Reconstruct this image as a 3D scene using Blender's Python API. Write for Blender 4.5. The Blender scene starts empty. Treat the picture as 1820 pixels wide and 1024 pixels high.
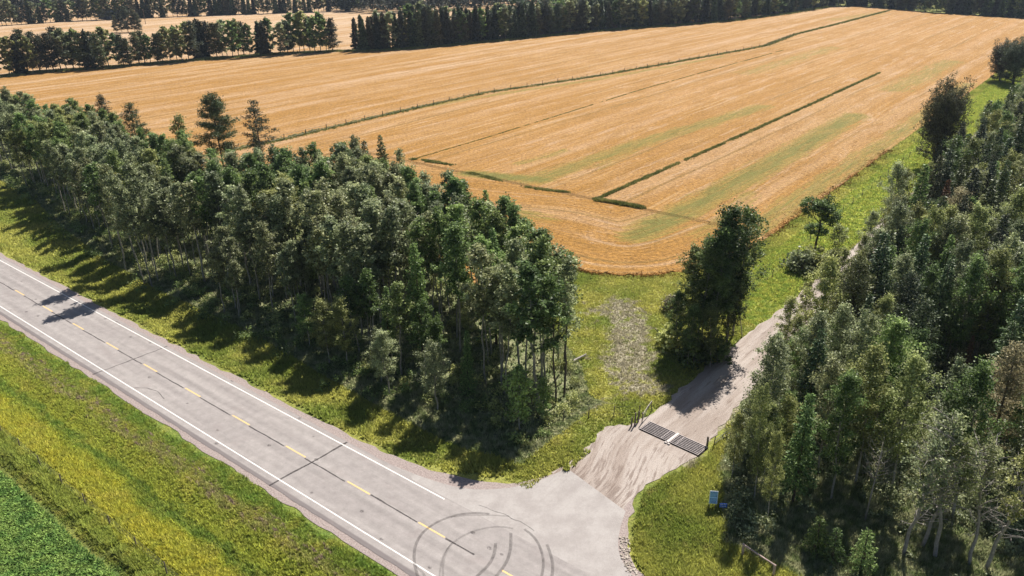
import bpy, math, random
import numpy as np
from mathutils import Matrix, Vector
random.seed(7)
RS = np.random.RandomState(11)
SC = bpy.context.scene
COL = SC.collection
# ------------------------------------------------------------------ camera
H = 44.0; FPX = 1380.0; PITCH = math.radians(23.708); ROLL = math.radians(-1.0)
_F = np.array([0, math.cos(PITCH), -math.sin(PITCH)]); _R = np.array([1., 0, 0]); _U = np.cross(_R, _F)
CR = _R*math.cos(ROLL) + _U*math.sin(ROLL); CU = -_R*math.sin(ROLL) + _U*math.cos(ROLL)
cd = bpy.data.cameras.new('camera'); cam = bpy.data.objects.new('camera', cd); COL.objects.link(cam)
cd.sensor_width = 36; cd.lens = FPX/1820*36; cd.clip_start = 0.5; cd.clip_end = 6000
m = Matrix.Identity(4)
for i in range(3):
    m[i][0] = CR[i]; m[i][1] = CU[i]; m[i][2] = -_F[i]
m[2][3] = H
cam.matrix_world = m
SC.camera = cam
# ------------------------------------------------------------------ light
SUN_EL = 50.0; SUN_AZ = 62.0            # azimuth counter-clockwise from +X
w = bpy.data.worlds.new('World'); SC.world = w; w.use_nodes = True
nt = w.node_tree; bg = nt.nodes['Background']
sky = nt.nodes.new('ShaderNodeTexSky'); sky.sky_type = 'NISHITA'; sky.sun_disc = False
sky.sun_elevation = math.radians(SUN_EL); sky.sun_rotation = math.radians(90-SUN_AZ)
nt.links.new(sky.outputs[0], bg.inputs[0]); bg.inputs[1].default_value = 0.05
sd = bpy.data.lights.new('sun', 'SUN'); so = bpy.data.objects.new('sun', sd); COL.objects.link(so)
sd.energy = 5.0; sd.angle = math.radians(0.5); sd.color = (1.0, 0.95, 0.87)
_e = math.radians(SUN_EL); _a = math.radians(SUN_AZ)
so.rotation_euler = Vector((math.cos(_e)*math.cos(_a), math.cos(_e)*math.sin(_a), math.sin(_e))).to_track_quat('Z', 'Y').to_euler()
SC.view_settings.view_transform = 'Standard'; SC.view_settings.look = 'None'
SC.view_settings.exposure = 0.8; SC.view_settings.gamma = 1
try:
    SC.cycles.max_bounces = 5; SC.cycles.diffuse_bounces = 2; SC.cycles.transmission_bounces = 3; SC.cycles.transparent_max_bounces = 8
    SC.cycles.use_denoising = True
except Exception: pass
# ------------------------------------------------------------------ frames of reference
RA = math.radians(-38.8)
UX, UY = math.cos(RA), math.sin(RA); VX, VY = -UY, UX
S0, T0 = -38.746, 35.165
def W(s, t):                    # road frame -> world (s along the highway, t across it, 0 on the centre line)
    s = np.asarray(s)+S0; t = np.asarray(t)+T0
    return s*UX+t*VX, s*UY+t*VY
def ST(x, y): return x*UX+y*UY-S0, x*VX+y*VY-T0
def G(px, py, z=0.0):           # ground point seen at a place of the photograph
    d = _F*FPX + CR*(px-910) - CU*(py-512); k = (H-z)/-d[2]
    return float(d[0]*k), float(d[1]*k)
def GST(px, py, z=0.0): return ST(*G(px, py, z))
# ------------------------------------------------------------------ value noise for placement
_NG = RS.rand(256, 256)
def vnoise(x, y, sc=1.0, off=0):
    x = np.asarray(x, float)/sc+off*17.3+500; y = np.asarray(y, float)/sc+off*9.1+500
    xi = np.floor(x).astype(int); yi = np.floor(y).astype(int); fx = x-xi; fy = y-yi
    fx = fx*fx*(3-2*fx); fy = fy*fy*(3-2*fy)
    a = _NG[xi % 256, yi % 256]; b = _NG[(xi+1) % 256, yi % 256]; c = _NG[xi % 256, (yi+1) % 256]; d = _NG[(xi+1) % 256, (yi+1) % 256]
    return (a*(1-fx)+b*fx)*(1-fy)+(c*(1-fx)+d*fx)*fy
def sstep(a, b, x):
    q = np.clip((x-a)/(b-a), 0, 1); return q*q*(3-2*q)
def HG(x, y):                   # height of the ground sheet
    s, t = ST(np.asarray(x, float), np.asarray(y, float))
    z = -0.03 + 0*s
    d1 = np.exp(-((t+11.5)/2.2)**2)*0.55                    # near ditch
    gate = 1-sstep(-9, -3, s)
    d2 = np.exp(-((t-8.6)/2.2)**2)*0.55*gate
    z = z-d1-d2
    off = sstep(6, 14, np.abs(t))*(1-sstep(.8, 3.6, s)*(1-sstep(14.5, 17, s)))
    z = z+off*((vnoise(x, y, 7, 1)-.5)*.35*(1-sstep(40, 60, t)))-off*0.1*(1-sstep(40, 60, t))
    return z
# ------------------------------------------------------------------ helpers
def tag(o, label=None, cat=None, group=None, kind=None):
    if label: o['label'] = label
    if cat: o['category'] = cat
    if group: o['group'] = group
    if kind: o['kind'] = kind
    return o
def mk(name, v, f, mat, parent=None, smooth=False, attrs=None):
    me = bpy.data.meshes.new(name)
    me.from_pydata([tuple(map(float, p)) for p in v], [], [tuple(map(int, q)) for q in f])
    if mat: me.materials.append(mat)
    if smooth: me.polygons.foreach_set('use_smooth', [True]*len(me.polygons))
    for k, a in (attrs or {}).items():
        at = me.attributes.new(k, 'FLOAT', 'POINT'); at.data.foreach_set('value', np.asarray(a, np.float32))
    o = bpy.data.objects.new(name, me); COL.objects.link(o)
    if parent: o.parent = parent
    return o
def npmesh(name, V, n, mat, tint=None):   # V: (k*n,3) vertices, faces of n consecutive vertices
    k = len(V)//n; me = bpy.data.meshes.new(name)
    me.vertices.add(len(V)); me.vertices.foreach_set('co', np.asarray(V, np.float32).ravel())
    me.loops.add(len(V)); me.loops.foreach_set('vertex_index', np.arange(len(V), dtype=np.int32))
    me.polygons.add(k); me.polygons.foreach_set('loop_start', np.arange(0, len(V), n, dtype=np.int32))
    try: me.polygons.foreach_set('loop_total', np.full(k, n, dtype=np.int32))
    except Exception: pass
    if mat: me.materials.append(mat)
    if tint is not None:
        at = me.attributes.new('tint', 'FLOAT', 'POINT'); at.data.foreach_set('value', np.repeat(np.asarray(tint, np.float32), n))
    me.update(calc_edges=True); me.validate()
    return me
def empty(name, loc, rz=0):
    o = bpy.data.objects.new(name, None); COL.objects.link(o); o.location = loc; o.rotation_euler = (0, 0, rz); o.empty_display_size = .3
    return o
class MB:
    def __init__(s): s.v = []; s.f = []
    def box(s, c, d, rz=0.0):
        n = len(s.v); cx, cy, cz = c; hx, hy, hz = d[0]/2, d[1]/2, d[2]/2; co, si = math.cos(rz), math.sin(rz)
        for z in (-hz, hz):
            for x, y in ((-hx, -hy), (hx, -hy), (hx, hy), (-hx, hy)): s.v.append((cx+x*co-y*si, cy+x*si+y*co, cz+z))
        for q in ((0, 3, 2, 1), (4, 5, 6, 7), (0, 1, 5, 4), (1, 2, 6, 5), (2, 3, 7, 6), (3, 0, 4, 7)): s.f.append([n+i for i in q])
        return s
    def tube(s, pts, rad, seg=6):
        pts = [np.array(p, float) for p in pts]
        if not hasattr(rad, '__len__'): rad = [rad]*len(pts)
        n0 = len(s.v)
        for i, p in enumerate(pts):
            d = pts[min(i+1, len(pts)-1)]-pts[max(i-1, 0)]; d = d/(np.linalg.norm(d)+1e-9)
            a = np.cross(d, (0, 0, 1) if abs(d[2]) < .9 else (1, 0, 0)); a /= np.linalg.norm(a); b = np.cross(d, a)
            for k in range(seg):
                th = 2*math.pi*k/seg; s.v.append(tuple(p+(a*math.cos(th)+b*math.sin(th))*rad[i]))
        for i in range(len(pts)-1):
            for k in range(seg):
                k2 = (k+1) % seg; s.f.append([n0+i*seg+k, n0+i*seg+k2, n0+(i+1)*seg+k2, n0+(i+1)*seg+k])
        s.f.append([n0+k for k in range(seg)][::-1]); e = n0+(len(pts)-1)*seg; s.f.append([e+k for k in range(seg)])
        return s
    def build(s, name, mat, parent=None, smooth=False): return mk(name, s.v, s.f, mat, parent, smooth)
    def mesh(s, name, mat):
        me = bpy.data.meshes.new(name); me.from_pydata(s.v, [], s.f); me.materials.append(mat)
        me.polygons.foreach_set('use_smooth', [True]*len(me.polygons)); return me
# ------------------------------------------------------------------ shader helpers
class SH:
    def __init__(s, name):
        s.m = bpy.data.materials.new(name); s.m.use_nodes = True; s.t = s.m.node_tree; s.b = s.t.nodes['Principled BSDF']
        s.b.inputs['Roughness'].default_value = .9; s.b.inputs['Specular IOR Level'].default_value = .2; s._p = None
    def n(s, typ, **kw):
        nd = s.t.nodes.new(typ)
        for k, v in kw.items(): setattr(nd, k, v)
        return nd
    def put(s, sock, v):
        if isinstance(v, bpy.types.NodeSocket): s.t.links.new(v, sock)
        elif isinstance(v, tuple) and len(v) == 3 and sock.type == 'RGBA': sock.default_value = (*v, 1)
        else: sock.default_value = v
    def pos(s):
        if s._p is None: s._p = s.n('ShaderNodeNewGeometry').outputs['Position']
        return s._p
    def math(s, op, a, b=0.0, c=None):
        nd = s.n('ShaderNodeMath', operation=op); s.put(nd.inputs[0], a); s.put(nd.inputs[1], b)
        if c is not None: s.put(nd.inputs[2], c)
        return nd.outputs[0]
    def dot(s, vec):
        nd = s.n('ShaderNodeVectorMath', operation='DOT_PRODUCT'); s.put(nd.inputs[0], s.pos()); nd.inputs[1].default_value = vec
        return nd.outputs['Value']
    def s_(s): return s.math('SUBTRACT', s.dot((UX, UY, 0)), S0)
    def t_(s): return s.math('SUBTRACT', s.dot((VX, VY, 0)), T0)
    def vec(s, x, y, z=0.0):
        nd = s.n('ShaderNodeCombineXYZ'); s.put(nd.inputs[0], x); s.put(nd.inputs[1], y); s.put(nd.inputs[2], z); return nd.outputs[0]
    def noise(s, vec, scale, detail=4, rough=.55, dist=0.0):
        nd = s.n('ShaderNodeTexNoise'); s.put(nd.inputs['Vector'], vec); nd.inputs['Scale'].default_value = scale
        nd.inputs['Detail'].default_value = detail; nd.inputs['Roughness'].default_value = rough; nd.inputs['Distortion'].default_value = dist
        return nd.outputs['Fac']
    def voro(s, vec, scale, out='Distance'):
        nd = s.n('ShaderNodeTexVoronoi'); s.put(nd.inputs['Vector'], vec); nd.inputs['Scale'].default_value = scale; return nd.outputs[out]
    def rng(s, v, a, b, c=0.0, d=1.0):
        nd = s.n('ShaderNodeMapRange'); nd.interpolation_type = 'SMOOTHSTEP'
        for i, x in enumerate((v, a, b, c, d)): s.put(nd.inputs[i], x)
        return nd.outputs[0]
    def mix(s, f, a, b, bt='MIX'):
        nd = s.n('ShaderNodeMix', data_type='RGBA', blend_type=bt); s.put(nd.inputs[0], f); s.put(nd.inputs[6], a); s.put(nd.inputs[7], b); return nd.outputs[2]
    def ramp(s, f, stops):
        nd = s.n('ShaderNodeValToRGB'); cr = nd.color_ramp
        while len(cr.elements) < len(stops): cr.elements.new(.5)
        for e, (p, c) in zip(cr.elements, stops): e.position = p; e.color = (*c, 1)
        s.put(nd.inputs[0], f); return nd.outputs[0]
    def attr(s, name): return s.n('ShaderNodeAttribute', attribute_name=name).outputs['Fac']
    def scale(s, c, k):
        nd = s.n('ShaderNodeVectorMath', operation='SCALE'); s.put(nd.inputs[0], c); s.put(nd.inputs['Scale'], k); return nd.outputs[0]
    def bump(s, h, dist=.05, st=1.0):
        nd = s.n('ShaderNodeBump'); nd.inputs['Distance'].default_value = dist; nd.inputs['Strength'].default_value = st
        s.put(nd.inputs['Height'], h); s.t.links.new(nd.outputs[0], s.b.inputs['Normal'])
    def sward(s, k=.7):      # blades too fine to resolve share the light of the sward they stand in
        g = s.n('ShaderNodeNewGeometry').outputs['Normal']; nd = s.n('ShaderNodeMix', data_type='VECTOR'); nd.inputs[0].default_value = k
        s.t.links.new(g, nd.inputs[4]); nd.inputs[5].default_value = (0, 0, 1); nn = s.n('ShaderNodeVectorMath', operation='NORMALIZE'); s.t.links.new(nd.outputs[1], nn.inputs[0]); s.t.links.new(nn.outputs[0], s.b.inputs['Normal'])
    def color(s, c): s.put(s.b.inputs['Base Color'], c); return s
def plain(name, col, rough=.7, var=.15, sc=8.0, metal=0.0):
    h = SH(name); n = h.noise(h.n('ShaderNodeTexCoord').outputs['Object'], sc, 4)
    h.color(h.scale(h.mix(0.0, col, col), h.rng(n, .3, .7, 1-var, 1+var))); h.b.inputs['Roughness'].default_value = rough
    h.b.inputs['Metallic'].default_value = metal; return h.m
def translucent(h, col, f=.3):     # thin leaves let light through
    tr = h.n('ShaderNodeBsdfTranslucent'); h.put(tr.inputs[0], h.scale(col, 1.25)); mx = h.n('ShaderNodeMixShader'); mx.inputs[0].default_value = f
    h.t.links.new(h.b.outputs[0], mx.inputs[1]); h.t.links.new(tr.outputs[0], mx.inputs[2])
    h.t.links.new(mx.outputs[0], h.t.nodes['Material Output'].inputs['Surface'])
def leafmat(name, c1, c2, f=.3, rough=.55, spec=.25):
    h = SH(name); tint = h.attr('tint'); rnd = h.n('ShaderNodeObjectInfo').outputs['Random']
    c = h.mix(tint, c1, c2); r2_ = h.math('FRACT', h.math('MULTIPLY', rnd, 7.31)); c = h.mix(h.rng(r2_, .55, 1.0, 0, .28), c, h.mix(tint, (.16, .13, .045), (.34, .30, .12))); c = h.mix(h.rng(r2_, .0, .35, .25, 0), c, h.mix(tint, (.05, .10, .045), (.15, .24, .13))); c = h.scale(c, h.math('MULTIPLY', h.rng(rnd, 0.0, 1.0, .75, 1.22), h.rng(tint, 0.0, 1.0, .68, 1.3))); h.color(c)
    h.b.inputs['Roughness'].default_value = rough; h.b.inputs['Specular IOR Level'].default_value = spec
    translucent(h, c, f); return h.m
# vegetation on the ground: one colour field shared by soil sheet and blades
def ground_color(h, blades):
    p = h.pos(); t = h.t_(); s = h.s_()
    sv = h.vec(h.math('MULTIPLY', s, .35), t)            # stretched along the road
    n1 = h.noise(p, .12, 4); n2 = h.noise(p, .9, 5, .65); n3 = h.noise(p, 5.0, 3, .7)
    grass = h.mix(h.rng(n1, .35, .65), (.22, .27, .05), (.44, .42, .10))
    grass = h.mix(h.math('MULTIPLY', h.rng(n2, .5, .72), .6), grass, (.38, .34, .11))
    # near side of the highway, banded along the road
    tt = h.math('ADD', t, h.math('MULTIPLY', h.math('SUBTRACT', h.noise(sv, .45, 5, .7), .5), 5.0))
    x = lambda v: (v+30)/26.0
    band = h.ramp(h.math('DIVIDE', h.math('ADD', tt, 30.0), 26.0), [(0, (.08, .16, .045)), (x(-18.9), (.09, .17, .045)), (x(-18.2), (.08, .09, .03)), (x(-17.2), (.20, .24, .05)),
        (x(-16.2), (.20, .23, .045)), (x(-15.3), (.40, .36, .045)), (x(-13.2), (.40, .37, .045)), (x(-12.4), (.28, .31, .04)), (x(-11.7), (.10, .17, .03)), (x(-11.3), (.10, .17, .03)),
        (x(-10.8), (.30, .32, .045)), (x(-8.9), (.26, .28, .045)), (x(-8.2), (.27, .23, .11)), (x(-7.4), (.20, .23, .05)), (x(-6.4), (.12, .20, .035)), (x(-4.6), (.13, .20, .04))])
    band = h.mix(h.rng(h.noise(p, .55, 5, .7), .35, .62, .15, .6), band, (.26, .28, .05)); band = h.mix(h.rng(n2, .42, .7, 0, .5), band, h.mix(.5, band, (.10, .19, .03))); band = h.mix(h.rng(h.noise(p, .35, 4, .65), .5, .68, 0, .5), band, (.36, .32, .07)); band = h.scale(band, 1.25)
    band = h.mix(h.math('MULTIPLY', h.rng(h.noise(sv, 2.2, 5, .7), .52, .62), h.math('MULTIPLY', h.rng(tt, -9.3, -8.3), h.rng(tt, -7.3, -6.6, 1, 0))), band, (.30, .22, .17))
    near = h.rng(t, -4.4, -4.2, 1, 0)
    c = h.mix(near, grass, band)
    dry = h.math('ADD', h.attr('dry'), 0)
    if not blades or True:
        m1 = h.rng(h.math('ADD', dry, h.math('MULTIPLY', h.math('SUBTRACT', n2, .5), 1.3)), .38, .62)
        c = h.mix(m1, c, h.mix(h.rng(n3, .35, .65), (.30, .27, .15), (.46, .41, .31)))
        m2 = h.rng(h.math('ADD', h.attr('lush'), h.math('MULTIPLY', h.math('SUBTRACT', n1, .5), 1.0)), .3, .7)
        c = h.mix(m2, c, h.mix(h.rng(n2, .4, .6), (.40, .42, .08), (.26, .34, .06)))
        m3 = h.rng(h.math('ADD', h.attr('floor'), h.math('MULTIPLY', h.math('SUBTRACT', n2, .5), .8)), .3, .7)
        c = h.mix(m3, c, h.mix(h.rng(n2, .4, .62), (.17, .21, .08), (.38, .38, .21)))
    return c, n2, n3
h = SH('ground_soil'); c, n2, n3 = ground_color(h, False)
h.color(h.scale(c, h.rng(n3, .3, .7, .4, .85))); h.bump(h.math('ADD', n2, h.math('MULTIPLY', n3, .5)), .25); M_GROUND = h.m
h = SH('grass_blades'); c, n2, n3 = ground_color(h, True)
c = h.scale(c, h.rng(h.attr('tint'), 0.0, 1.0, .7, 1.65)); h.color(c); h.sward(); translucent(h, c, .35); M_BLADE = h.m
# ------------------------------------------------------------------ ground attributes
def inpoly(x, y, P):
    x = np.asarray(x); y = np.asarray(y); r = np.zeros(x.shape, bool); n = len(P)
    for i in range(n):
        x1, y1 = P[i]; x2, y2 = P[(i+1) % n]
        c = ((y1 > y) != (y2 > y)) & (x < (x2-x1)*(y-y1)/((y2-y1) if y2 != y1 else 1e-9)+x1); r ^= c
    return r
def dpoly(x, y, P, closed=False):
    x = np.asarray(x, float); y = np.asarray(y, float); d = np.full(x.shape, 1e9); n = len(P)
    for i in range(n if closed else n-1):
        ax, ay = P[i]; bx, by = P[(i+1) % n]; dx, dy = bx-ax, by-ay; L = dx*dx+dy*dy+1e-9
        k = np.clip(((x-ax)*dx+(y-ay)*dy)/L, 0, 1); d = np.minimum(d, np.hypot(x-ax-k*dx, y-ay-k*dy))
    return d
# left wood outline in road coordinates
WF_S = [-215, -131, -106, -82, -62, -39, -19, -4, 0.5]; WF_T = [27, 23.5, 18.5, 15.2, 14, 13.8, 12.2, 11.6, 13]
WB_S = [-215, -170, -143, -96, -77, -60, -45, -30, -13, -4, 0.5]; WB_T = [40, 42.5, 42.5, 37, 40, 48.5, 46, 40, 35.5, 29, 24]
def wood_mask(s, t, m=0.0):
    return (t > np.interp(s, WF_S, WF_T)-m) & (t < np.interp(s, WB_S, WB_T)+m) & (s < 0.5+m) & (s > -215)
def rwood_mask(s, t, m=0.0):
    lim = np.interp(t, [14, 23, 53, 114, 220], [47, 44, 42, 36, 22])
    lf = np.interp(t, [14, 18, 22, 26, 31, 42, 60, 100, 150, 220], [22.5, 20.5, 18.2, 17.2, 15.8, 14.2, 13.5, 13.2, 13.2, 13.2])
    return (s > lf-m) & (s < lim+m) & (t > 14.6-m) & (t < 235)
def gattrs(x, y):
    s, t = ST(x, y)
    fl = np.maximum(wood_mask(s, t, 1.5), rwood_mask(s, t, 1.5)).astype(float)
    far = sstep(45, 70, t)*(s < 3)
    C = dpoly(s, t, [(-9.5, 47), (-6.5, 43), (-3, 38), (0.5, 33.5), (3.5, 30)])
    dry = np.clip(.80-C/7.0+.5*(vnoise(x, y, 2.5, 11)-.5), 0, .62)*(fl < .5)*(C < 6)
    dry = np.maximum(dry, np.clip(.55-dpoly(s, t, [(0, 20), (2.5, 27), (0, 36)])/6+.5*(vnoise(x, y, 2.0, 12)-.5), 0, .6)*(fl < .5))
    dry = np.maximum(dry, (1-sstep(.2, 1.3, np.abs(s-13.9)))*(t > 20)*(t < 60)*.6)
    dry = np.maximum(dry, np.clip(.85-dpoly(s, t, [(14.6, 20.5), (14.2, 23.5)])/1.2, 0, 1))
    lush = np.where((t > 52) & (s > 0) & (s < 9), .85, 0.0); lush = np.maximum(lush, np.clip(.8-dpoly(s, t, [(1, 58), (6, 55)])/6, 0, 1))
    lush = np.maximum(lush, np.where((t > 5) & (t < 20) & (s > 13), .35, 0)); lush = np.maximum(lush, np.where((t > 4) & (t < 12) & (s < 5), .3, 0))
    return dry, lush, fl
def axis(parts):
    out = []
    for a, b, d in parts: out += list(np.arange(a, b, d))
    return np.array(out+[parts[-1][1]])
ax_s = axis([(-4000, -1000, 500), (-1000, -220, 40), (-220, -100, 2.5), (-100, 45, 1.0), (45, 90, 4), (90, 4000, 400)])
ax_t = axis([(-3000, -100, 300), (-100, -30, 7), (-30, 70, .8), (70, 240, 2.5), (240, 1000, 40), (1000, 5000, 500)])
gs, gt = np.meshgrid(ax_s, ax_t); gx, gy = W(gs.ravel(), gt.ravel()); gz = HG(gx, gy)
nx, ny = len(ax_s), len(ax_t)
fi = [(j*nx+i, j*nx+i+1, (j+1)*nx+i+1, (j+1)*nx+i) for j in range(ny-1) for i in range(nx-1)]
dry, lush, fl = gattrs(gx, gy)
tag(mk('ground', np.c_[gx, gy, gz], fi, M_GROUND, None, True, dict(dry=dry, lush=lush, floor=fl)), kind='structure')
# ------------------------------------------------------------------ wheat fields
def pst(L, z=0.0): return [tuple(map(float, GST(a, b, z))) for a, b in L]
EDGE_TIP = pst([(960, 452), (1000, 474), (1050, 486), (1100, 491), (1160, 491), (1210, 485), (1260, 471), (1300, 456), (1345, 437), (1400, 398), (1500, 328), (1582, 267), (1680, 197), (1762, 137), (1800, 105), (1860, 62)])
HEDGE_PX = [(-260, 165), (-100, 150), (0, 138), (60, 130), (180, 122), (300, 112), (400, 104), (500, 97), (600, 92), (650, 92), (760, 85), (860, 76), (1000, 62), (1100, 53), (1200, 46), (1300, 38), (1400, 25), (1480, 12)]
FARE_PX = [(1480, 12), (1530, 12), (1580, 16), (1660, 23), (1760, 29), (1820, 33), (1900, 38)]
HEDGE = pst(HEDGE_PX); FARE = pst(FARE_PX)
BACK = [(-300, 40), (-215, 42), (-170, 44.5), (-143, 44.5), (-96, 38), (-77, 40), (-60, 49.5), (-45, 47), (-30, 41), (-16, 38)]
FIELD = BACK+EDGE_TIP+FARE[::-1]+HEDGE[::-1][1:]
STRIP = [(-131, 40)]+pst([(500, 249), (680, 206), (860, 166), (1060, 136), (1290, 95), (1360, 82), (1412, 62), (1500, 40), (1580, 19)])
def wheat_mat(name, base, alt, oran, green=True, pale=(.62, .47, .33)):
    h = SH(name); s = h.s_(); t = h.t_()
    d = h.attr('edge'); hm = h.attr('head')
    rowc = h.math('ADD', h.math('MULTIPLY', s, h.math('SUBTRACT', 1.0, hm)), h.math('MULTIPLY', d, hm))
    alc = h.math('ADD', h.math('MULTIPLY', t, h.math('SUBTRACT', 1.0, hm)), h.math('MULTIPLY', s, hm))
    wob = h.math('MULTIPLY', h.noise(h.vec(h.math('MULTIPLY', s, .02), h.math('MULTIPLY', t, .012)), 1.0, 2), h.math('ADD', 5.0, h.math('MULTIPLY', hm, -4.0)))
    rw = h.math('ADD', rowc, wob)
    v1 = h.vec(rw, h.math('MULTIPLY', alc, .02)); v2 = h.vec(rw, h.math('MULTIPLY', alc, .09))
    a = h.noise(v1, .16, 3, .6); b = h.noise(v1, .9, 4, .6); cc = h.noise(v2, 3.0, 3, .7); big = h.noise(h.pos(), .018, 3); s_pos = s
    fine = h.noise(h.pos(), 1.6, 5, .75)
    base = h.mix(h.rng(h.math('ADD', s, h.math('MULTIPLY', big, 90.0)), -150.0, 20.0), (.47, .305, .17), base); c = h.mix(h.rng(a, .36, .62), base, oran); c = h.mix(h.rng(h.noise(v1, .11, 3, .6, .4), .46, .60, 0, .8), c, (.33, .165, .032)); c = h.mix(h.rng(h.noise(v1, .075, 3, .6, .4), .54, .66, 0, .4), c, pale); c = h.mix(h.rng(h.math('ADD', b, h.math('MULTIPLY', h.math('SUBTRACT', big, .5), .5)), .46, .7), c, alt)
    # pale swaths left by the machine, in regular passes
    sw = h.math('ABSOLUTE', h.math('SUBTRACT', h.math('FRACT', h.math('DIVIDE', rw, 8.6)), .5))
    mo = h.noise(h.vec(rw, h.math('MULTIPLY', alc, .22)), .22, 5, .68, .6); mo2 = h.noise(h.vec(rw, h.math('MULTIPLY', alc, .3)), .8, 5, .72, .8)
    c = h.mix(h.rng(mo, .46, .68, 0, .8), c, h.scale(oran, .88)); c = h.mix(h.rng(mo, .30, .42, .55, 0), c, pale)
    c = h.mix(h.rng(mo2, .55, .72, 0, .65), c, (.27, .15, .035)); c = h.mix(h.rng(mo2, .28, .42, .7, 0), c, pale)
    c = h.mix(h.math('MULTIPLY', h.rng(sw, .05, .16, .55, 0), h.rng(h.noise(v2, .7, 4, .7), .46, .62)), c, pale)
    c = h.mix(h.math('MULTIPLY', h.rng(cc, .55, .7), .5), c, h.scale(oran, .62))
    dk = h.math('ABSOLUTE', h.math('SUBTRACT', h.math('FRACT', h.math('DIVIDE', h.math('ADD', rw, 3.1), 17.2)), .5))
    c = h.mix(h.math('MULTIPLY', h.rng(dk, .012, .03, .7, 0), h.rng(h.noise(v1, .5, 2), .42, .56)), c, (.22, .13, .035))
    if green:
        w = h.attr('weed'); wn = h.math('ADD', w, h.math('MULTIPLY', h.math('SUBTRACT', h.noise(v2, 1.1, 5, .75), .5), 2.2))
        c = h.mix(h.rng(wn, .25, .6, 0, .8), c, (.26, .185, .04)); c = h.mix(h.rng(wn, .55, 1.1, 0, .9), c, h.mix(h.rng(fine, .4, .6), (.21, .175, .035), (.135, .14, .032)))
    c = h.scale(c, h.rng(fine, .32, .68, .66, 1.27)); c = h.scale(c, h.rng(h.noise(h.pos(), 6.0, 3, .7), .3, .7, .82, 1.15))
    h.color(c); h.bump(h.math('ADD', fine, h.math('MULTIPLY', cc, 1.2)), .30); return h.m
M_WHEAT = wheat_mat('wheat_stubble', (.385, .198, .055), (.42, .248, .10), (.335, .168, .034), True, (.47, .315, .19))
M_WHEAT2 = wheat_mat('pale_wheat', (.47, .33, .21), (.52, .38, .27), (.44, .29, .16), False)
def weed_attr(s, t):
    L = [(pst([(834, 309), (900, 316), (965, 320)]), 3.2, 1.15), (pst([(945, 322), (1010, 300), (1144, 253), (1250, 222), (1355, 190)]), 4.2, .78), (pst([(925, 292), (1003, 268)]), 2.4, .6), (pst([(1130, 421), (1165, 400)]), 4.0, 1.0), (pst([(1155, 396), (1185, 396)]), 2.0, 1.5),
         (pst([(1150, 412), (1237, 365), (1355, 300), (1440, 252), (1519, 206)]), 4.6, .95), (pst([(1331, 415), (1425, 350), (1528, 284), (1600, 236), (1720, 150)]), 3.6, .72), (pst([(1240, 420), (1340, 345)]), 2.5, .5), (pst([(930, 378), (975, 390)]), 3, .6), (pst([(1060, 300), (1200, 240)]), 2, .45), (pst([(1330, 130), (1480, 85)]), 7, .5),
         (pst([(1590, 160), (1650, 130), (1690, 110)]), 7, .6), (pst([(1480, 36), (1560, 24)]), 9, .5), (pst([(700, 200), (860, 172), (1060, 142), (1290, 100)]), 2.2, .7)]
    w = np.zeros(np.shape(s))
    for P, r, k in L: w = np.maximum(w, k*np.clip(1.25-dpoly(s, t, P)/r, 0, 1))
    return w
def sheet(name, poly, axs, axt, z, mat, edge_line=None):
    S, T = np.meshgrid(axs, axt); n1, n2_ = len(axs), len(axt); cs = (S[:-1, :-1]+S[1:, 1:])/2; ct = (T[:-1, :-1]+T[1:, 1:])/2
    ins = inpoly(cs, ct, poly); v = np.zeros(S.shape, bool)
    v[:-1, :-1] |= ins; v[1:, :-1] |= ins; v[:-1, 1:] |= ins; v[1:, 1:] |= ins
    # snap outer vertices onto the outline
    Sf, Tf = S.copy(), T.copy(); out = v & ~inpoly(S, T, poly); bi = np.argwhere(out)
    for j, i in bi:
        best = None
        for k in range(len(poly)):
            ax_, ay_ = poly[k]; bx, by = poly[(k+1) % len(poly)]; dx, dy = bx-ax_, by-ay_; q = min(1, max(0, ((S[j, i]-ax_)*dx+(T[j, i]-ay_)*dy)/(dx*dx+dy*dy+1e-9)))
            X, Y = ax_+q*dx, ay_+q*dy; dd = (X-S[j, i])**2+(Y-T[j, i])**2
            if best is None or dd < best[0]: best = (dd, X, Y)
        if best[0] < 30: Sf[j, i], Tf[j, i] = best[1], best[2]
    idx = -np.ones(S.shape, int); idx[v] = np.arange(v.sum()); x, y = W(Sf[v], Tf[v])
    f = [(idx[j, i], idx[j, i+1], idx[j+1, i+1], idx[j+1, i]) for j, i in np.argwhere(ins)]
    s_, t_ = Sf[v], Tf[v]
    e = dpoly(s_, t_, edge_line) if edge_line else np.full(s_.shape, 99.)
    head = ((t_ < 84.8) & (s_ > -108)).astype(float) if edge_line else np.zeros(s_.shape)
    zz = z+0*s_
    return mk(name, np.c_[x, y, zz], f, mat, None, False, dict(edge=e, head=head, weed=weed_attr(s_, t_)))
TIPCURVE = [(-300, 30), (-120, 34), (-70, 42), (-45, 50), (-33, 54)]+EDGE_TIP[1:9]
tag(sheet('wheat_field', FIELD, axis([(-420, -150, 6), (-150, 20, 1.5)]), axis([(36, 240, 1.5), (240, 640, 6)]), .10, M_WHEAT, TIPCURVE), kind='structure')
# second field beyond the hedgerows
F2 = [(HEDGE[0][0]-60, HEDGE[0][1])]+[(s-5, t+3) for s, t in HEDGE[:-1]]+[(-250, 640), (-1400, 640), (-1400, -60)]
vv = []; 
for s, t in F2: x, y = W(s, t); vv.append((float(x), float(y), .06))
tag(mk('far_field', vv, [list(range(len(vv)))], M_WHEAT2, None, False, dict(edge=[99]*len(vv), head=[0]*len(vv), weed=[0]*len(vv))), kind='structure')
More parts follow.
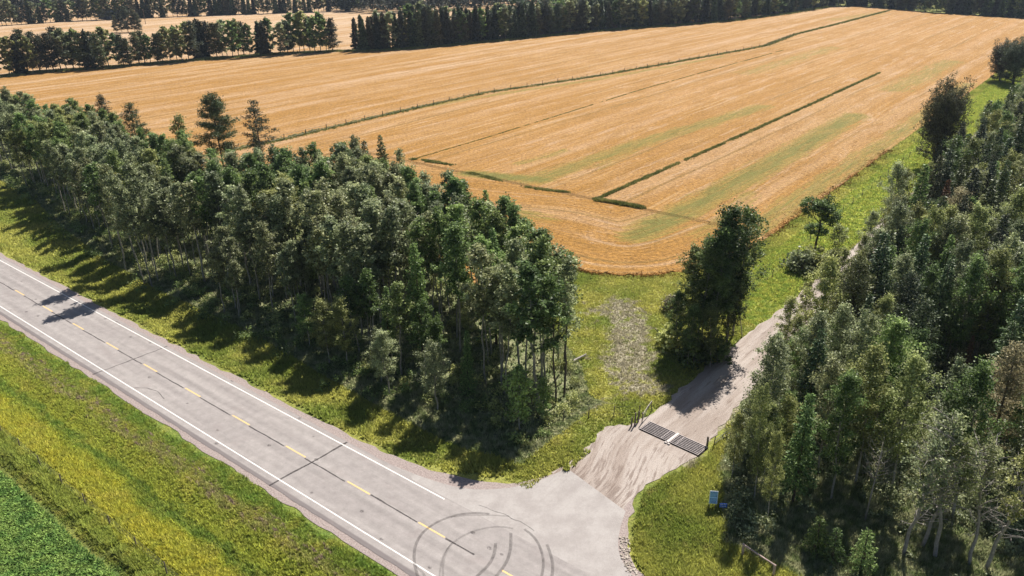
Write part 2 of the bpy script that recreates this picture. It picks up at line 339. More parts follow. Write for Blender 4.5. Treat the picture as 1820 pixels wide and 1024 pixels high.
# ------------------------------------------------------------------ roads
def ribbon(pts, wd, z, jit=0.0):
    v = []; f = []; n = len(pts)
    for i, (s, t) in enumerate(pts):
        a = pts[max(i-1, 0)]; b = pts[min(i+1, n-1)]; dx, dy = b[0]-a[0], b[1]-a[1]; L = math.hypot(dx, dy)+1e-9
        ww = (wd[i] if hasattr(wd, '__len__') else wd)*(1+jit*(random.random()-.5)); ox, oy = -dy/L*ww/2, dx/L*ww/2
        for q in (1, -1):
            x, y = W(s+q*ox, t+q*oy); v.append((float(x), float(y), z))
        if i: f.append((2*i-2, 2*i-1, 2*i+1, 2*i))
    return v, f
def densify(P, d=.5):
    out = []
    for (a, b), (c, e) in zip(P[:-1], P[1:]):
        n = max(1, int(math.hypot(c-a, e-b)/d))
        out += [(a+(c-a)*k/n, b+(e-b)*k/n) for k in range(n)]
    return out+[P[-1]]
def smoothp(P, it=2):
    for _ in range(it):
        Q = [P[0]]
        for a, b in zip(P[:-1], P[1:]): Q += [(a[0]*.75+b[0]*.25, a[1]*.75+b[1]*.25), (a[0]*.25+b[0]*.75, a[1]*.25+b[1]*.75)]
        P = Q+[P[-1]]
    return P
def polysheet(name, P, z, mat, jit=0.0):
    v = []
    for s, t in P:
        x, y = W(s+random.uniform(-jit, jit), t+random.uniform(-jit, jit)); v.append((float(x), float(y), z))
    return tag(mk(name, v, [list(range(len(v)))], mat), kind='structure')
h = SH('old_asphalt'); s = h.s_(); t = h.t_(); p = h.pos()
lv = h.vec(h.math('MULTIPLY', s, .06), t); n = h.noise(p, 22, 4, .7); n1 = h.noise(p, 1.1, 5, .65); n4 = h.noise(lv, 1.1, 4)
c = h.mix(h.rng(n4, .3, .7), (.265, .238, .228), (.325, .295, .28)); c = h.scale(c, h.rng(n1, .3, .7, .9, 1.08)); c = h.scale(c, h.rng(n, .3, .7, .84, 1.14))
at_ = h.math('ABSOLUTE', t)
c = h.mix(h.rng(t, -4.35, -4.15, .8, 0), c, (.135, .115, .115)); c = h.mix(h.rng(h.math('ADD', t, h.math('MULTIPLY', n1, .5)), 4.2, 4.5, 0, .55), c, (.24, .19, .185))
# small tar-filled pits
vo = h.voro(h.vec(h.math('MULTIPLY', s, .7), t), .62); vc = h.voro(h.vec(h.math('MULTIPLY', s, .7), t), .62, 'Color')
pit_dark = h.math('MULTIPLY', h.rng(vo, .07, .12, 1, 0), h.math('GREATER_THAN', h.n('ShaderNodeSeparateColor').outputs[0], -1))
sep = h.n('ShaderNodeSeparateColor'); h.put(sep.inputs[0], vc)
pit_dark = h.math('MULTIPLY', h.rng(vo, .075, .13, 1, 0), h.math('GREATER_THAN', sep.outputs[0], .35))
pit_dark = h.math('MULTIPLY', pit_dark, h.rng(h.noise(p, 7, 3), .38, .48))
c = h.mix(h.math('MULTIPLY', pit_dark, .7), c, (.06, .05, .05)); wp_ = h.math('ABSOLUTE', h.math('SUBTRACT', h.math('ABSOLUTE', h.math('SUBTRACT', at_, 1.75)), .85))
c = h.scale(c, h.math('SUBTRACT', 1.0, h.math('MULTIPLY', h.rng(wp_, .1, .5, 1, 0), h.rng(h.noise(lv, .4, 3), .3, .7, .02, .13))))
pt = h.noise(h.vec(h.math('MULTIPLY', s, .22), h.math('MULTIPLY', t, .5)), 1.0, 5, .7, .4); c = h.mix(h.rng(pt, .56, .66, 0, .28), c, (.24, .20, .19))
h.color(h.scale(c, .97)); h.bump(n, .012); h.b.inputs['Roughness'].default_value = .85; M_ASPH = h.m
h = SH('pale_asphalt'); s = h.s_(); t = h.t_(); p = h.pos(); n = h.noise(p, 18, 4, .7); n1 = h.noise(p, .5, 5, .65)
c = h.mix(h.rng(n1, .35, .65), (.29, .262, .248), (.35, .322, .305)); c = h.scale(c, h.rng(n, .3, .7, .86, 1.1))
rb = h.noise(h.vec(h.math('MULTIPLY', s, 1.6), h.math('MULTIPLY', t, .12)), 1.0, 4); c = h.mix(h.rng(rb, .55, .7, 0, .35), c, (.26, .23, .22)); h.color(c); h.bump(n, .012); M_APRON = h.m
h = SH('gravel_lane'); s = h.s_(); t = h.t_(); p = h.pos()
bend = h.math('ADD', s, h.math('MULTIPLY', h.rng(t, 13.0, 22.0, 1, 0), -2.0)); lv = h.vec(bend, h.math('MULTIPLY', t, .10))
n = h.noise(p, 9, 5, .75); a = h.noise(lv, .9, 4, .6); b = h.noise(lv, 3.5, 3, .6); fine = h.noise(p, 40, 3, .7)
c = h.mix(h.rng(a, .36, .64), (.30, .245, .212), (.40, .345, .31)); c = h.mix(h.rng(h.math('ADD', b, h.rng(t, 12, 24, .06, -.06)), .5, .64, 0, .7), c, (.175, .13, .108))
c = h.scale(c, h.rng(n, .3, .7, .8, 1.14)); h.color(h.scale(c, h.rng(fine, .3, .7, .85, 1.12))); h.bump(h.math('ADD', h.math('MULTIPLY', b, 2.0), n), .06); M_GRAVEL = h.m
h = SH('shoulder_gravel'); p = h.pos(); n = h.noise(p, 7, 5, .75); c = h.mix(h.rng(n, .35, .65), (.21, .165, .155), (.36, .30, .275)); h.color(c); h.bump(n, .06); M_SHLD = h.m
# side lane (slightly ragged edges), crossing the guard
laneP = smoothp([(5.2, 12.2), (5.4, 15), (5.5, 17.6), (5.1, 19.2), (4.8, 20.8), (5.2, 22.0), (6.5, 23.0), (7.2, 24.5), (7.5, 30), (7.8, 45), (8.8, 60), (9.2, 90), (9.4, 240)], 2)
laneR = smoothp([(13.0, 11.0), (12.6, 14), (12.8, 17), (13.7, 20), (14.5, 22.5), (14.3, 25), (13.8, 30), (13.6, 48), (13.0, 60), (12.6, 110), (12.6, 240)], 2)
def rag(P, a): return [(s+a*(float(vnoise(s*3, t*3, 1.3))-.5), t) for s, t in densify(P, .8)]
L_ = rag(laneP, .7); R_ = rag(laneR, .7)
polysheet('gravel_lane', L_+R_[::-1], .016, M_GRAVEL)
# gravel shoulders
shN = densify([(-330, -5.0), (70, -5.0)], .7)
polysheet('road_shoulder', [(s, t-.45*float(vnoise(s, 3, 1.6))) for s, t in shN]+[(70, -3.9), (-330, -3.9)], .010, M_SHLD)
shF = densify(smoothp([(-330, 4.9), (-60, 4.6), (-20, 4.6), (-8.3, 4.9), (-2, 5.9), (2.5, 8.0), (5.0, 11), (5.5, 14)], 2), .7)
polysheet('road_shoulder', [(s, t+.5*float(vnoise(s, t+5, 1.4))) for s, t in shF]+[(9, 13), (9, 3.6), (-330, 3.6)], .012, M_SHLD)
shR = densify(smoothp([(12.2, 14.5), (13.3, 11.6), (14.9, 8), (17, 6.0), (21, 5.1), (70, 4.9)], 2), .6)
polysheet('road_shoulder', [(s+.5*float(vnoise(s*2, t, 1.0)), t+.3*float(vnoise(s, t*2, 1.0))) for s, t in shR]+[(70, 3.6), (11, 3.6), (11, 14.5)], .012, M_SHLD)
apron = smoothp([(-9, 4.0), (-3.5, 4.6), (.6, 5.7), (3.6, 8.4), (5.1, 11.4), (5.6, 13.6)], 2)+smoothp([(13.0, 11.7), (14.1, 8.6), (15.6, 6.4), (18.5, 5.0), (24, 4.5)], 2)+[(24, 3.0), (-9, 3.0)]
polysheet('side_road_apron', apron, .022, M_APRON, .02)
hw = [(s, -4.72+.12*float(vnoise(s, 1, .9))) for s, _ in densify([(-330, 0), (70, 0)], .6)]+[(s, 4.05+.25*sstep(-60, -90, s)+.12*float(vnoise(s, 9, .9))) for s, _ in densify([(70, 0), (-330, 0)], .6)]
hw = [(s, (t if not (-5 < s < 20 and t > 0) else 3.75)) for s, t in hw]
polysheet('highway', [(float(a), float(b)) for a, b in hw], .030, M_ASPH)
def paint(name, col, wear):
    h = SH(name); n = h.noise(h.pos(), 14, 4, .7); h.color(h.mix(h.rng(n, .35, .62, wear, 0), col, (.33, .29, .27))); h.b.inputs['Roughness'].default_value = .7; return h.m
M_WHITE = paint('white_paint', (.78, .75, .72), .65); M_YEL = paint('yellow_paint', (.74, .49, .17), .6)
def strip(name, P, wd, z, mat, jit=0.0, kind='structure'):
    v, f = ribbon(P, wd, z, jit); return tag(mk(name, v, f, mat), kind=kind)
strip('edge_line', densify([(-330, -3.6), (70, -3.6)], 3), .125, .035, M_WHITE); strip('edge_line', densify([(-330, 3.5), (-.3, 3.5)], 3), .125, .035, M_WHITE)
for k in range(-30, 8): s0 = 9.0*k; strip('centre_dash', [(s0, .0), (s0+3.0, .0)], .15, .036, M_YEL)
def rubber(name, col, a, sc=6):
    h = SH(name); n = h.noise(h.pos(), sc, 4, .7); h.color(col); h.put(h.b.inputs['Alpha'], h.rng(n, .25, .7, a, a*.45)); h.b.inputs['Roughness'].default_value = .8; return h.m
M_TAR = rubber('tar_seal', (.045, .038, .038), .85); M_SKID = rubber('tyre_rubber', (.06, .052, .05), .40, 2.5); M_SKID2 = rubber('faint_tyre_rubber', (.09, .08, .078), .28)
def wob(P, a=.12, d=.6, seed=0): return [(s+a*(float(vnoise(s, t, .9, seed))-.5), t+a*(float(vnoise(s, t, .9, seed+1))-.5)) for s, t in densify(P, d)]
# sealed joints
for k in range(-30, 0):
    if k == -1: continue
    a = 9.0*k+3.05; strip('tar_line', wob([(a, -.13), (a+5.8, -.13)], .08, .5, k), .13, .033, M_TAR, .6)
strip('tar_line', wob([(-5.9, .0), (-.1, -.05)], .06, .5, 3), .15, .033, M_TAR, .6); strip('tar_line', wob([(3.1, -.05), (6.2, -.02)], .06, .4, 4), .15, .033, M_TAR, .6)
for a in (-47.3, -14.1, -97, -140, -188): strip('tar_line', wob([(a, -4.7), (a+.4, 4.0)], .25, .5, int(a)), .2 if a > -20 else .15, .0332, M_TAR, .6)
strip('tar_line', wob(pst([(852, 898), (925, 927), (950, 945)]), .25, .4), .045, .0335, M_TAR, .5)
strip('crack', wob(pst([(238, 690), (262, 690), (280, 696), (288, 706), (292, 710)]), .1, .4), .07, .0335, M_TAR, .5)
def arc_fit(P, n=26):
    (x1, y1), (x2, y2), (x3, y3) = P[0], P[len(P)//2], P[-1]
    d = 2*(x1*(y2-y3)+x2*(y3-y1)+x3*(y1-y2)); q1, q2, q3 = x1*x1+y1*y1, x2*x2+y2*y2, x3*x3+y3*y3
    ux = (q1*(y2-y3)+q2*(y3-y1)+q3*(y1-y2))/d; uy = (q1*(x3-x2)+q2*(x1-x3)+q3*(x2-x1))/d; return ux, uy, math.hypot(x1-ux, y1-uy)
def skid(px, wd, mat, z):
    P = smoothp(pst(px), 3); strip('tyre_mark', P, wd, z, mat, .15)
skid([(752, 1060), (742, 1024), (735, 995), (738, 968), (752, 945), (777, 928), (800, 919), (821, 914), (848, 912), (870, 914)], .24, M_SKID, .0380)
skid([(765, 1060), (757, 1024), (738, 1005)], .2, M_SKID2, .0372)
skid([(800, 920), (830, 916), (870, 916), (905, 918)], .16, M_SKID2, .0376)
skid([(790, 1060), (787, 1024), (787, 1000), (794, 978), (808, 962), (834, 947), (862, 939), (889, 936), (912, 940)], .19, M_SKID2, .0384)
skid([(781, 1060), (781, 1015), (788, 985), (803, 966)], .14, M_SKID2, .0374)
skid([(881, 966), (879, 985), (870, 1004), (849, 1024), (838, 1034)], .26, M_SKID, .0388)
skid([(908, 948), (908, 972), (904, 992), (896, 1007), (883, 1024), (868, 1040)], .26, M_SKID, .0392)
skid([(932, 941), (948, 953), (959, 970), (965, 990), (966, 1006), (962, 1030), (955, 1050)], .22, M_SKID, .0396)
skid([(972, 968), (980, 990), (983, 1008), (981, 1026), (975, 1050)], .24, M_SKID, .0400)
# ------------------------------------------------------------------ grass stuff
def tufts(name, label, s, t, hgt, mat=None, nb=6, wd=.05, spread=.16, zoff=0.0, cat='grass', leafy=False):
    x, y = W(s, t); z = HG(x, y)+zoff; K = len(x)
    X = np.repeat(x, nb); Y = np.repeat(y, nb); Z = np.repeat(z, nb); n = K*nb; hh = np.repeat(hgt, nb)*RS.uniform(.6, 1.25, n)
    a = RS.uniform(0, 2*np.pi, n); r = RS.uniform(0, spread, n); bx = X+r*np.cos(a); by = Y+r*np.sin(a)
    lean = hh*RS.uniform(.15, .8 if not leafy else 1.2, n); a2 = RS.uniform(0, 2*np.pi, n); ww = wd*RS.uniform(.6, 1.6, n)
    px, py = -np.sin(a2)*ww, np.cos(a2)*ww
    if leafy:
        V = np.stack([np.c_[bx, by, Z-.03], np.c_[bx+lean*.5*np.cos(a2)+px, by+lean*.5*np.sin(a2)+py, Z+hh*.7], np.c_[bx+lean*np.cos(a2), by+lean*np.sin(a2), Z+hh], np.c_[bx+lean*.5*np.cos(a2)-px, by+lean*.5*np.sin(a2)-py, Z+hh*.75]], 1).reshape(-1, 3); k = 4
    else:
        V = np.stack([np.c_[bx+px, by+py, Z-.03], np.c_[bx-px, by-py, Z-.03], np.c_[bx+lean*np.cos(a2), by+lean*np.sin(a2), Z+hh]], 1).reshape(-1, 3); k = 3
    tint = np.clip(np.repeat(RS.uniform(0, 1, K), nb)*.6+RS.uniform(0, .4, n), 0, 1)
    me = npmesh(name, V, k, mat or M_BLADE, tint)
    d, l, f = gattrs(X, Y)
    for nm, a_ in (('dry', d), ('lush', l), ('floor', f)):
        at = me.attributes.new(nm, 'FLOAT', 'POINT'); at.data.foreach_set('value', np.repeat(a_.astype(np.float32), k))
    o = bpy.data.objects.new(name, me); COL.objects.link(o); return tag(o, label, cat, kind='stuff')
def scatter(n, s0, s1, t0, t1): return RS.uniform(s0, s1, n), RS.uniform(t0, t1, n)
def vis(s, t, mx=90, z=0.0):    # keep what lies in or near the frame
    x, y = W(s, t); v = np.stack([x, y, z-H+0*x], -1); d = v@_F; px = 910+FPX*(v@CR)/d; py = 512-FPX*(v@CU)/d
    return (d > 1) & (px > -mx) & (px < 1820+mx) & (py < 1024+mx) & (py > -200)
s, t = scatter(85000, -110, 12, -18.2, -5.0); k = vis(s, t) & ((t < -5.25-.7*vnoise(s, 0*s, 1.7))); s, t = s[k], t[k]
hg = .16+.16*vnoise(s, t, 1.5)+.10*(np.abs(t+11.5) < .8)+.30*((np.abs(t+16.6) < .9) & (vnoise(s, t, 1.1, 3) > .45))+.16*(np.abs(t+14.3) < 1.1)
tufts('verge_grass', 'yellow green grass verge running below the highway, banded with brown and dark green', s, t, hg, nb=6)
# crop field near side
h = SH('crop_leaf'); n = h.noise(h.pos(), .8, 4); c = h.mix(h.rng(n, .35, .65), (.115, .21, .05), (.24, .34, .085)); c = h.scale(c, h.rng(h.attr('tint'), 0.0, 1.0, .5, 1.7)); h.color(c); h.sward(.5); translucent(h, c, .3); M_CROP = h.m
s, t = scatter(46000, -75, 0, -34, -18.7); k = vis(s, t); tufts('crop_field', 'lush dark green broadleaf crop field beyond the wire fence at bottom left', s[k], t[k], .20+.1*vnoise(s[k], t[k], 1.3), M_CROP, nb=7, wd=.055, spread=.2, cat='crop', leafy=True)
# wood side verge
s, t = scatter(95000, -210, 6, 4.6, 24); e = np.interp(s, [-330, -60, -20, -8.3, -2, 2.5, 5], [5.3, 5.0, 5.0, 5.4, 6.6, 9, 13])
k = vis(s, t) & (t > e+.5*vnoise(s, t, 1.5)) & (t < np.interp(s, WF_S, WF_T)+4) & (RS.rand(len(s)) < np.interp(s, [-210, -90, -60], [.35, .6, 1])); s, t = s[k], t[k]
tufts('roadside_grass', 'green grass bank between the highway and the aspen wood, striped by shadow', s, t, .22+.25*vnoise(s, t, 2.0), nb=6, wd=.06)
s, t = scatter(110000, -32, 8.5, 9, 86); le = np.array([p[0] for p in L_]); lt = np.array([p[1] for p in L_]); o_ = np.argsort(lt)
k = vis(s, t) & ~wood_mask(s, t, -1) & ~inpoly(s, t, FIELD) & (s < np.interp(t, lt[o_], le[o_])-.1) & ((t > 13) | (s < 5)) & (RS.rand(len(s)) < .35+.65*(1-np.clip(gattrs(*W(s, t))[0], 0, 1)))
s, t = s[k], t[k]; tufts('clearing_grass', 'patchy green and straw coloured grass in the clearing left of the gravel lane', s, t, .12+.2*vnoise(s, t, 1.5, 2), nb=5, wd=.05)
s, t = scatter(40000, -5, 9.2, 60, 300); k = vis(s, t) & ~inpoly(s, t, FIELD) & (s < np.interp(t, lt[o_], le[o_])-.1); s, t = s[k], t[k]
tufts('lane_verge_grass', 'bright green grass strip between wheat field and gravel lane', s, t, .2+.2*vnoise(s, t, 3), nb=5, wd=.09, spread=.4)
s, t = scatter(60000, 12.5, 62, 4.8, 26); ee = np.interp(t, [5, 6, 8, 11.6, 14.5, 17, 20, 22.5, 26], [22, 18, 15.6, 14, 13, 13.3, 14.2, 15, 14.6])
k = vis(s, t) & (s > ee+.35*vnoise(s, t, 1.0)) & ((t > 5.4) | (s > 22)); s, t = s[k], t[k]
tufts('corner_grass', 'tall green and yellow grass on the corner right of the side road', s, t, .3+.35*vnoise(s, t, 1.6), nb=6, wd=.055)
s, t = scatter(30000, 14, 46, 26, 120); k = vis(s, t) & rwood_mask(s, t, 2); s, t = s[k], t[k]; tufts('wood_floor_grass', 'shaded grass on the floor of the wood right of the lane', s, t, .3+.3*vnoise(s, t, 1.6), nb=4, wd=.08, spread=.3)
s, t = scatter(26000, -170, 1, 12, 50); k = vis(s, t) & wood_mask(s, t, 1); s, t = s[k], t[k]; tufts('wood_floor_grass', 'grass growing between the trunks of the aspen wood beside the highway', s, t, .3+.3*vnoise(s, t, 1.6), nb=4, wd=.08, spread=.3)
# grass strip across the wheat with its fence, and the uncut green ridges in the stubble
h = SH('strip_grass'); n = h.noise(h.pos(), .3, 4); c = h.mix(h.rng(n, .35, .65), (.13, .15, .04), (.26, .25, .08)); c = h.scale(c, h.rng(h.attr('tint'), 0.0, 1.0, .6, 1.5)); h.color(c); h.sward(.35); translucent(h, c, .2); M_STRIPG = h.m
def along(P, n, wd):
    P = np.array(P); L = np.r_[0, np.cumsum(np.hypot(*(P[1:]-P[:-1]).T))]; q = RS.uniform(0, L[-1], n)
    return np.interp(q, L, P[:, 0])+RS.normal(0, wd, n)*.5, np.interp(q, L, P[:, 1])+RS.normal(0, wd*.3, n)
s, t = along(STRIP, 13000, 1.5); tufts('strip_grass', 'long curved strip of rough green grass crossing the wheat field', s, t, (.18+.25*vnoise(s, t, 3)), M_STRIPG, nb=5, wd=.12, spread=.4, zoff=.1)
def stubble(name, label, s, t, hg, nb):
    e = dpoly(s, t, TIPCURVE); hd = ((t < 84.8) & (s > -108)).astype(float); wd_ = weed_attr(s, t); o = tufts(name, label, s, t, hg, M_WHEAT, nb=nb, wd=.05, spread=.25, zoff=.1, cat='wheat stubble')
    for nm, a_ in (('edge', e), ('head', hd), ('weed', wd_)): at = o.data.attributes.new(nm, 'FLOAT', 'POINT'); at.data.foreach_set('value', np.repeat(a_.astype(np.float32), nb*3))
s, t = scatter(110000, -85, -2, 52, 230); k = inpoly(s, t, FIELD) & vis(s, t, 10) & (RS.rand(len(s)) < np.clip(1.25-(t-52)/150, 0, 1)*np.clip(.25+(vnoise(s, t*.15, 1.6, 4)-.3)*1.6, 0, 1)*np.clip((s+85)/35, 0, 1)); stubble('wheat_stubble', 'short golden stubble and loose straw on the near part of the wheat field', s[k], t[k], .05+.06*vnoise(s[k], t[k], 2), 3)
s, t = along(EDGE_TIP[1:12], 3600, 1.3); stubble('field_edge_stalks', 'ragged edge of taller stalks round the rounded corner of the wheat field', s, t, .10+.14*vnoise(s, t, 2), 4)
RIDGES = [([(-36.9, 84.6), (-36.6, 130), (-36.4, 190), (-36.9, 274)], 5500, .5, .36), ([(-36.9, 84.4), (-32, 84.9), (-27.5, 85.2)], 1300, .9, .5), ([(-87.3, 86.5), (-87.6, 110), (-89, 150), (-91, 200), (-90, 320)], 2600, .3, .16), ([(-87.3, 86.4), (-80.5, 87.5), (-77, 88)], 800, 1.1, .4),
          ([(-53, 83.5), (-48, 84.3), (-44, 85.5)], 600, .8, .3), ([(-69, 85.3), (-60, 84.2)], 600, .9, .28)]
ss = []; tt = []; hh = []
for P, n, wd, hg in RIDGES: a, b = along(P, n, wd); kk = vnoise(a, b, 2.2, 7) > .16+.14*RS.rand(len(a)); a, b = a[kk], b[kk]; n = len(a); ss.append(a); tt.append(b); hh.append(np.full(n, hg))
tufts('uncut_ridge', 'thin dark green ridges of uncut growth along the wheat stubble rows', np.concatenate(ss), np.concatenate(tt), np.concatenate(hh), M_STRIPG, nb=5, wd=.08, spread=.25, zoff=.1)
hl = densify([(s_, t_) for s_, t_ in HEDGE], 5); s, t = along([(a-1, b) for a, b in HEDGE], 14000, 3.0); tufts('hedgerow_grass', 'rough dark green grass along the foot of the far hedgerows', s, t, .6+.4*vnoise(s, t, 4), M_STRIPG, nb=5, wd=.22, spread=.8, zoff=.05)
# ------------------------------------------------------------------ tree kinds
M_BARK = plain('pale_aspen_bark', (.27, .25, .215), .9, .35, 3.0); M_BARKD = plain('dark_bark', (.10, .08, .065), .95, .3, 3.0); M_DEAD = plain('bleached_wood', (.30, .27, .25), .9, .2, 3.0)
LEAF = dict(
    grey=leafmat('aspen_leaf_grey_green', (.155, .185, .088), (.38, .41, .22), .34, .5, .3),
    green=leafmat('aspen_leaf_green', (.085, .145, .042), (.22, .30, .10), .38, .5, .25),
    bright=leafmat('poplar_leaf_bright_green', (.13, .20, .05), (.29, .37, .13), .4, .5, .25),
    olive=leafmat('olive_leaf', (.18, .21, .065), (.38, .39, .15), .36, .55, .25),
    deep=leafmat('dark_green_leaf', (.05, .09, .028), (.15, .20, .065), .28, .5, .2),
    yellow=leafmat('yellowing_leaf', (.28, .25, .05), (.42, .34, .07), .3),
    spruce=leafmat('spruce_needle', (.05, .085, .036), (.16, .22, .095), .15, .5, .35),
    pine=leafmat('pine_needle', (.045, .07, .03), (.13, .16, .07), .12, .55, .25),
    dusky=leafmat('dusky_needle', (.038, .052, .032), (.12, .135, .085), .1, .6, .2),
    rust=leafmat('rusty_needle', (.14, .07, .035), (.26, .15, .09), .12, .6, .2),
    paled=leafmat('dry_leaf', (.24, .21, .13), (.36, .32, .21), .25, .6, .2))
def leaves(C, N, sc, size, R, up=.35, long=1.0, tintz=None):
    """N leaves round every centre C; size = half width; long = length over width"""
    n = len(C)*N; c = np.repeat(C, N, 0)+R.normal(0, 1, (n, 3))*np.repeat(sc, N)[:, None]*np.array([1, 1, .8])
    nr = R.normal(0, 1, (n, 3)); nr[:, 2] = np.abs(nr[:, 2])+up; nr /= np.linalg.norm(nr, axis=1)[:, None]
    a = np.cross(nr, R.normal(0, 1, (n, 3))); a /= np.linalg.norm(a, axis=1)[:, None]+1e-9; b = np.cross(nr, a)
    z = (size*R.uniform(.6, 1.4, n))[:, None]; a = a*z; b = b*z*long
    V = np.stack([c-b, c+a*.9-b*.1, c+b, c-a*.9+b*.1], 1).reshape(-1, 3)
    tint = np.clip(np.repeat(R.uniform(.1, .9, len(C)), N)+R.uniform(-.25, .25, n), 0, 1); return V, tint
def spikes(P, D, L, wd, R):    # needles as narrow upright-ended leaves at points P pointing along D
    n = len(P); side = np.cross(D, R.normal(0, 1, (n, 3))); side /= np.linalg.norm(side, axis=1)[:, None]+1e-9; side = side*(wd*R.uniform(.6, 1.4, n))[:, None]; Lv = D*(L*R.uniform(.6, 1.4, n))[:, None]
    return np.stack([P, P+Lv*.45+side, P+Lv, P+Lv*.45-side], 1).reshape(-1, 3)
def aspen(seed, h=15., w_=4.6, cb=.42, nb=26, per=4, N=34, leaf=.13, bend=.5, dens=1.0, bark=None, bare=0, r0=.13, stems=1, el0=28, cl=.21):
    R = np.random.RandomState(seed); T = MB(); C = []; S = []; k = 9; a0 = R.uniform(0, 6.28)
    for st_ in range(stems):
        f_ = 1.0 if st_ == 0 else R.uniform(.74, .96); hs = h*f_; ws = w_*(1.0 if stems == 1 else R.uniform(.62, .8)); rs = r0*(1 if stems == 1 else .8)
        ox, oy = (0, 0) if stems == 1 else (1.15*math.cos(a0+st_*2.1), 1.15*math.sin(a0+st_*2.1))
        ph = R.uniform(0, 6.28); dx, dy = math.cos(ph), math.sin(ph)
        zz = np.linspace(0, hs*.97, k); off = bend*np.sin(zz/hs*2.4+R.uniform(-.4, .4))*(zz/hs); wx = R.normal(0, .07, k); wx[0] = 0
        tr = np.c_[ox+off*dx+wx, oy+off*dy+wx[::-1]*(zz > 0), zz]; tr[0, :2] = (ox, oy); T.tube([(ox, oy, -.3)]+list(tr), [rs*1.25]+list(rs*(1-zz/hs)**.8+.015), 5)
        n_ = nb if stems == 1 else int(nb*.62)
        for i in range(n_):
            q = (i+R.uniform(0, .8))/n_; z = hs*(cb+(.97-cb)*q); prof = (math.sin(math.pi*min(1, (.16+.84*q))**.85))**.7 if q < .97 else .2
            L = ws*.5*prof*R.uniform(.55, 1.3); az = i*2.4+R.uniform(-.5, .5); el = math.radians(R.uniform(el0-8, el0+30))
            b0 = np.array([np.interp(z, tr[:, 2], tr[:, 0]), np.interp(z, tr[:, 2], tr[:, 1]), z]); d = np.array([math.cos(az)*math.cos(el), math.sin(az)*math.cos(el), math.sin(el)])
            e = b0+d*L; mid = b0+d*L*.5-np.array([0, 0, L*.06]); T.tube([b0, mid, e], [.035, .022, .008], 3)
            for j in range(per): f = R.uniform(.3, 1.12); C.append(b0+d*L*f+R.normal(0, .2, 3)); S.append(cl*R.uniform(.7, 1.4))
        for i in range(bare):
            z = hs*R.uniform(.25, .95); az = R.uniform(0, 6.28); b0 = np.array([np.interp(z, tr[:, 2], tr[:, 0]), np.interp(z, tr[:, 2], tr[:, 1]), z]); L = R.uniform(1.0, 2.4); d = np.array([math.cos(az), math.sin(az), R.uniform(.1, .7)]); m1 = b0+d*L*.5+R.normal(0, .12, 3); e = b0+d*L+R.normal(0, .2, 3)
            T.tube([b0, m1, e], [.045, .03, .01], 4)
            for _ in range(4): f = R.uniform(.3, 1); q0 = b0+(e-b0)*f; T.tube([q0, q0+R.normal(0, .35, 3)+d*.4], [.018, .006], 3)
    V, t = leaves(np.array(C), max(4, int(N*dens)), np.array(S), leaf, R)
    return T, V, 4, t, bark or M_BARK
def spruce(seed, h=15., w_=4.2, cb=.06, step=.42, nl=150, leaf=.34, thin=1.0, droop=.25, fat=.085, ragged=.25):
    R = np.random.RandomState(seed); T = MB(); T.tube([(0, 0, -.3), (0, 0, h*.5), (0, 0, h)], [.17, .1, .015], 6); P = []; D = []; z = h*cb; az0 = 0
    while z < h-.15:
        q = (z/h-cb)/(1-cb); L = w_*.5*((1-q)**.8)*R.uniform(1-ragged, 1.05)+.12; n = 6 if L > .6 else 4; az0 += .9
        for k in range(n):
            az = az0+k*6.283/n+R.uniform(-.3, .3); Lk = L*R.uniform(.65, 1.12); d = np.array([math.cos(az), math.sin(az), 0]); m_ = max(3, int(Lk*9*thin)); f = R.uniform(.12, 1, m_)**.8
            zz = z+Lk*(.10*f-droop*f*f+.28*np.clip(f-.7, 0, 1)); p = np.c_[d[0]*f*Lk, d[1]*f*Lk, zz]; sd_ = np.array([-d[1], d[0], 0]); sgn = R.choice([-1, 1], m_)[:, None]
            dd = d*R.uniform(.4, 1, m_)[:, None]+sd_*sgn*R.uniform(.2, .9, m_)[:, None]; dd[:, 2] = R.uniform(-.55, .15, m_); dd /= np.linalg.norm(dd, axis=1)[:, None]; P.append(p); D.append(dd)
            if Lk > 1.2: T.tube([(0, 0, z), tuple(d*Lk*.8+np.array([0, 0, z-Lk*droop*.4]))], [.022, .006], 3)
        z += step*(1-.5*q)*R.uniform(.7, 1.2)
    P = np.concatenate(P); D = np.concatenate(D); P2 = np.tile(P, (2, 1))+R.normal(0, .06, (2*len(P), 3)); D2 = np.tile(D, (2, 1))+R.normal(0, .35, (2*len(P), 3)); D2 /= np.linalg.norm(D2, axis=1)[:, None]
    P2 = np.r_[P2, np.array([[0, 0, h-.3]]*6)]; D2 = np.r_[D2, np.c_[R.normal(0, .2, (6, 2)), np.ones(6)]]
    return T, spikes(P2, D2, leaf, fat, R), 4, R.uniform(0, 1, len(P2)), M_BARKD
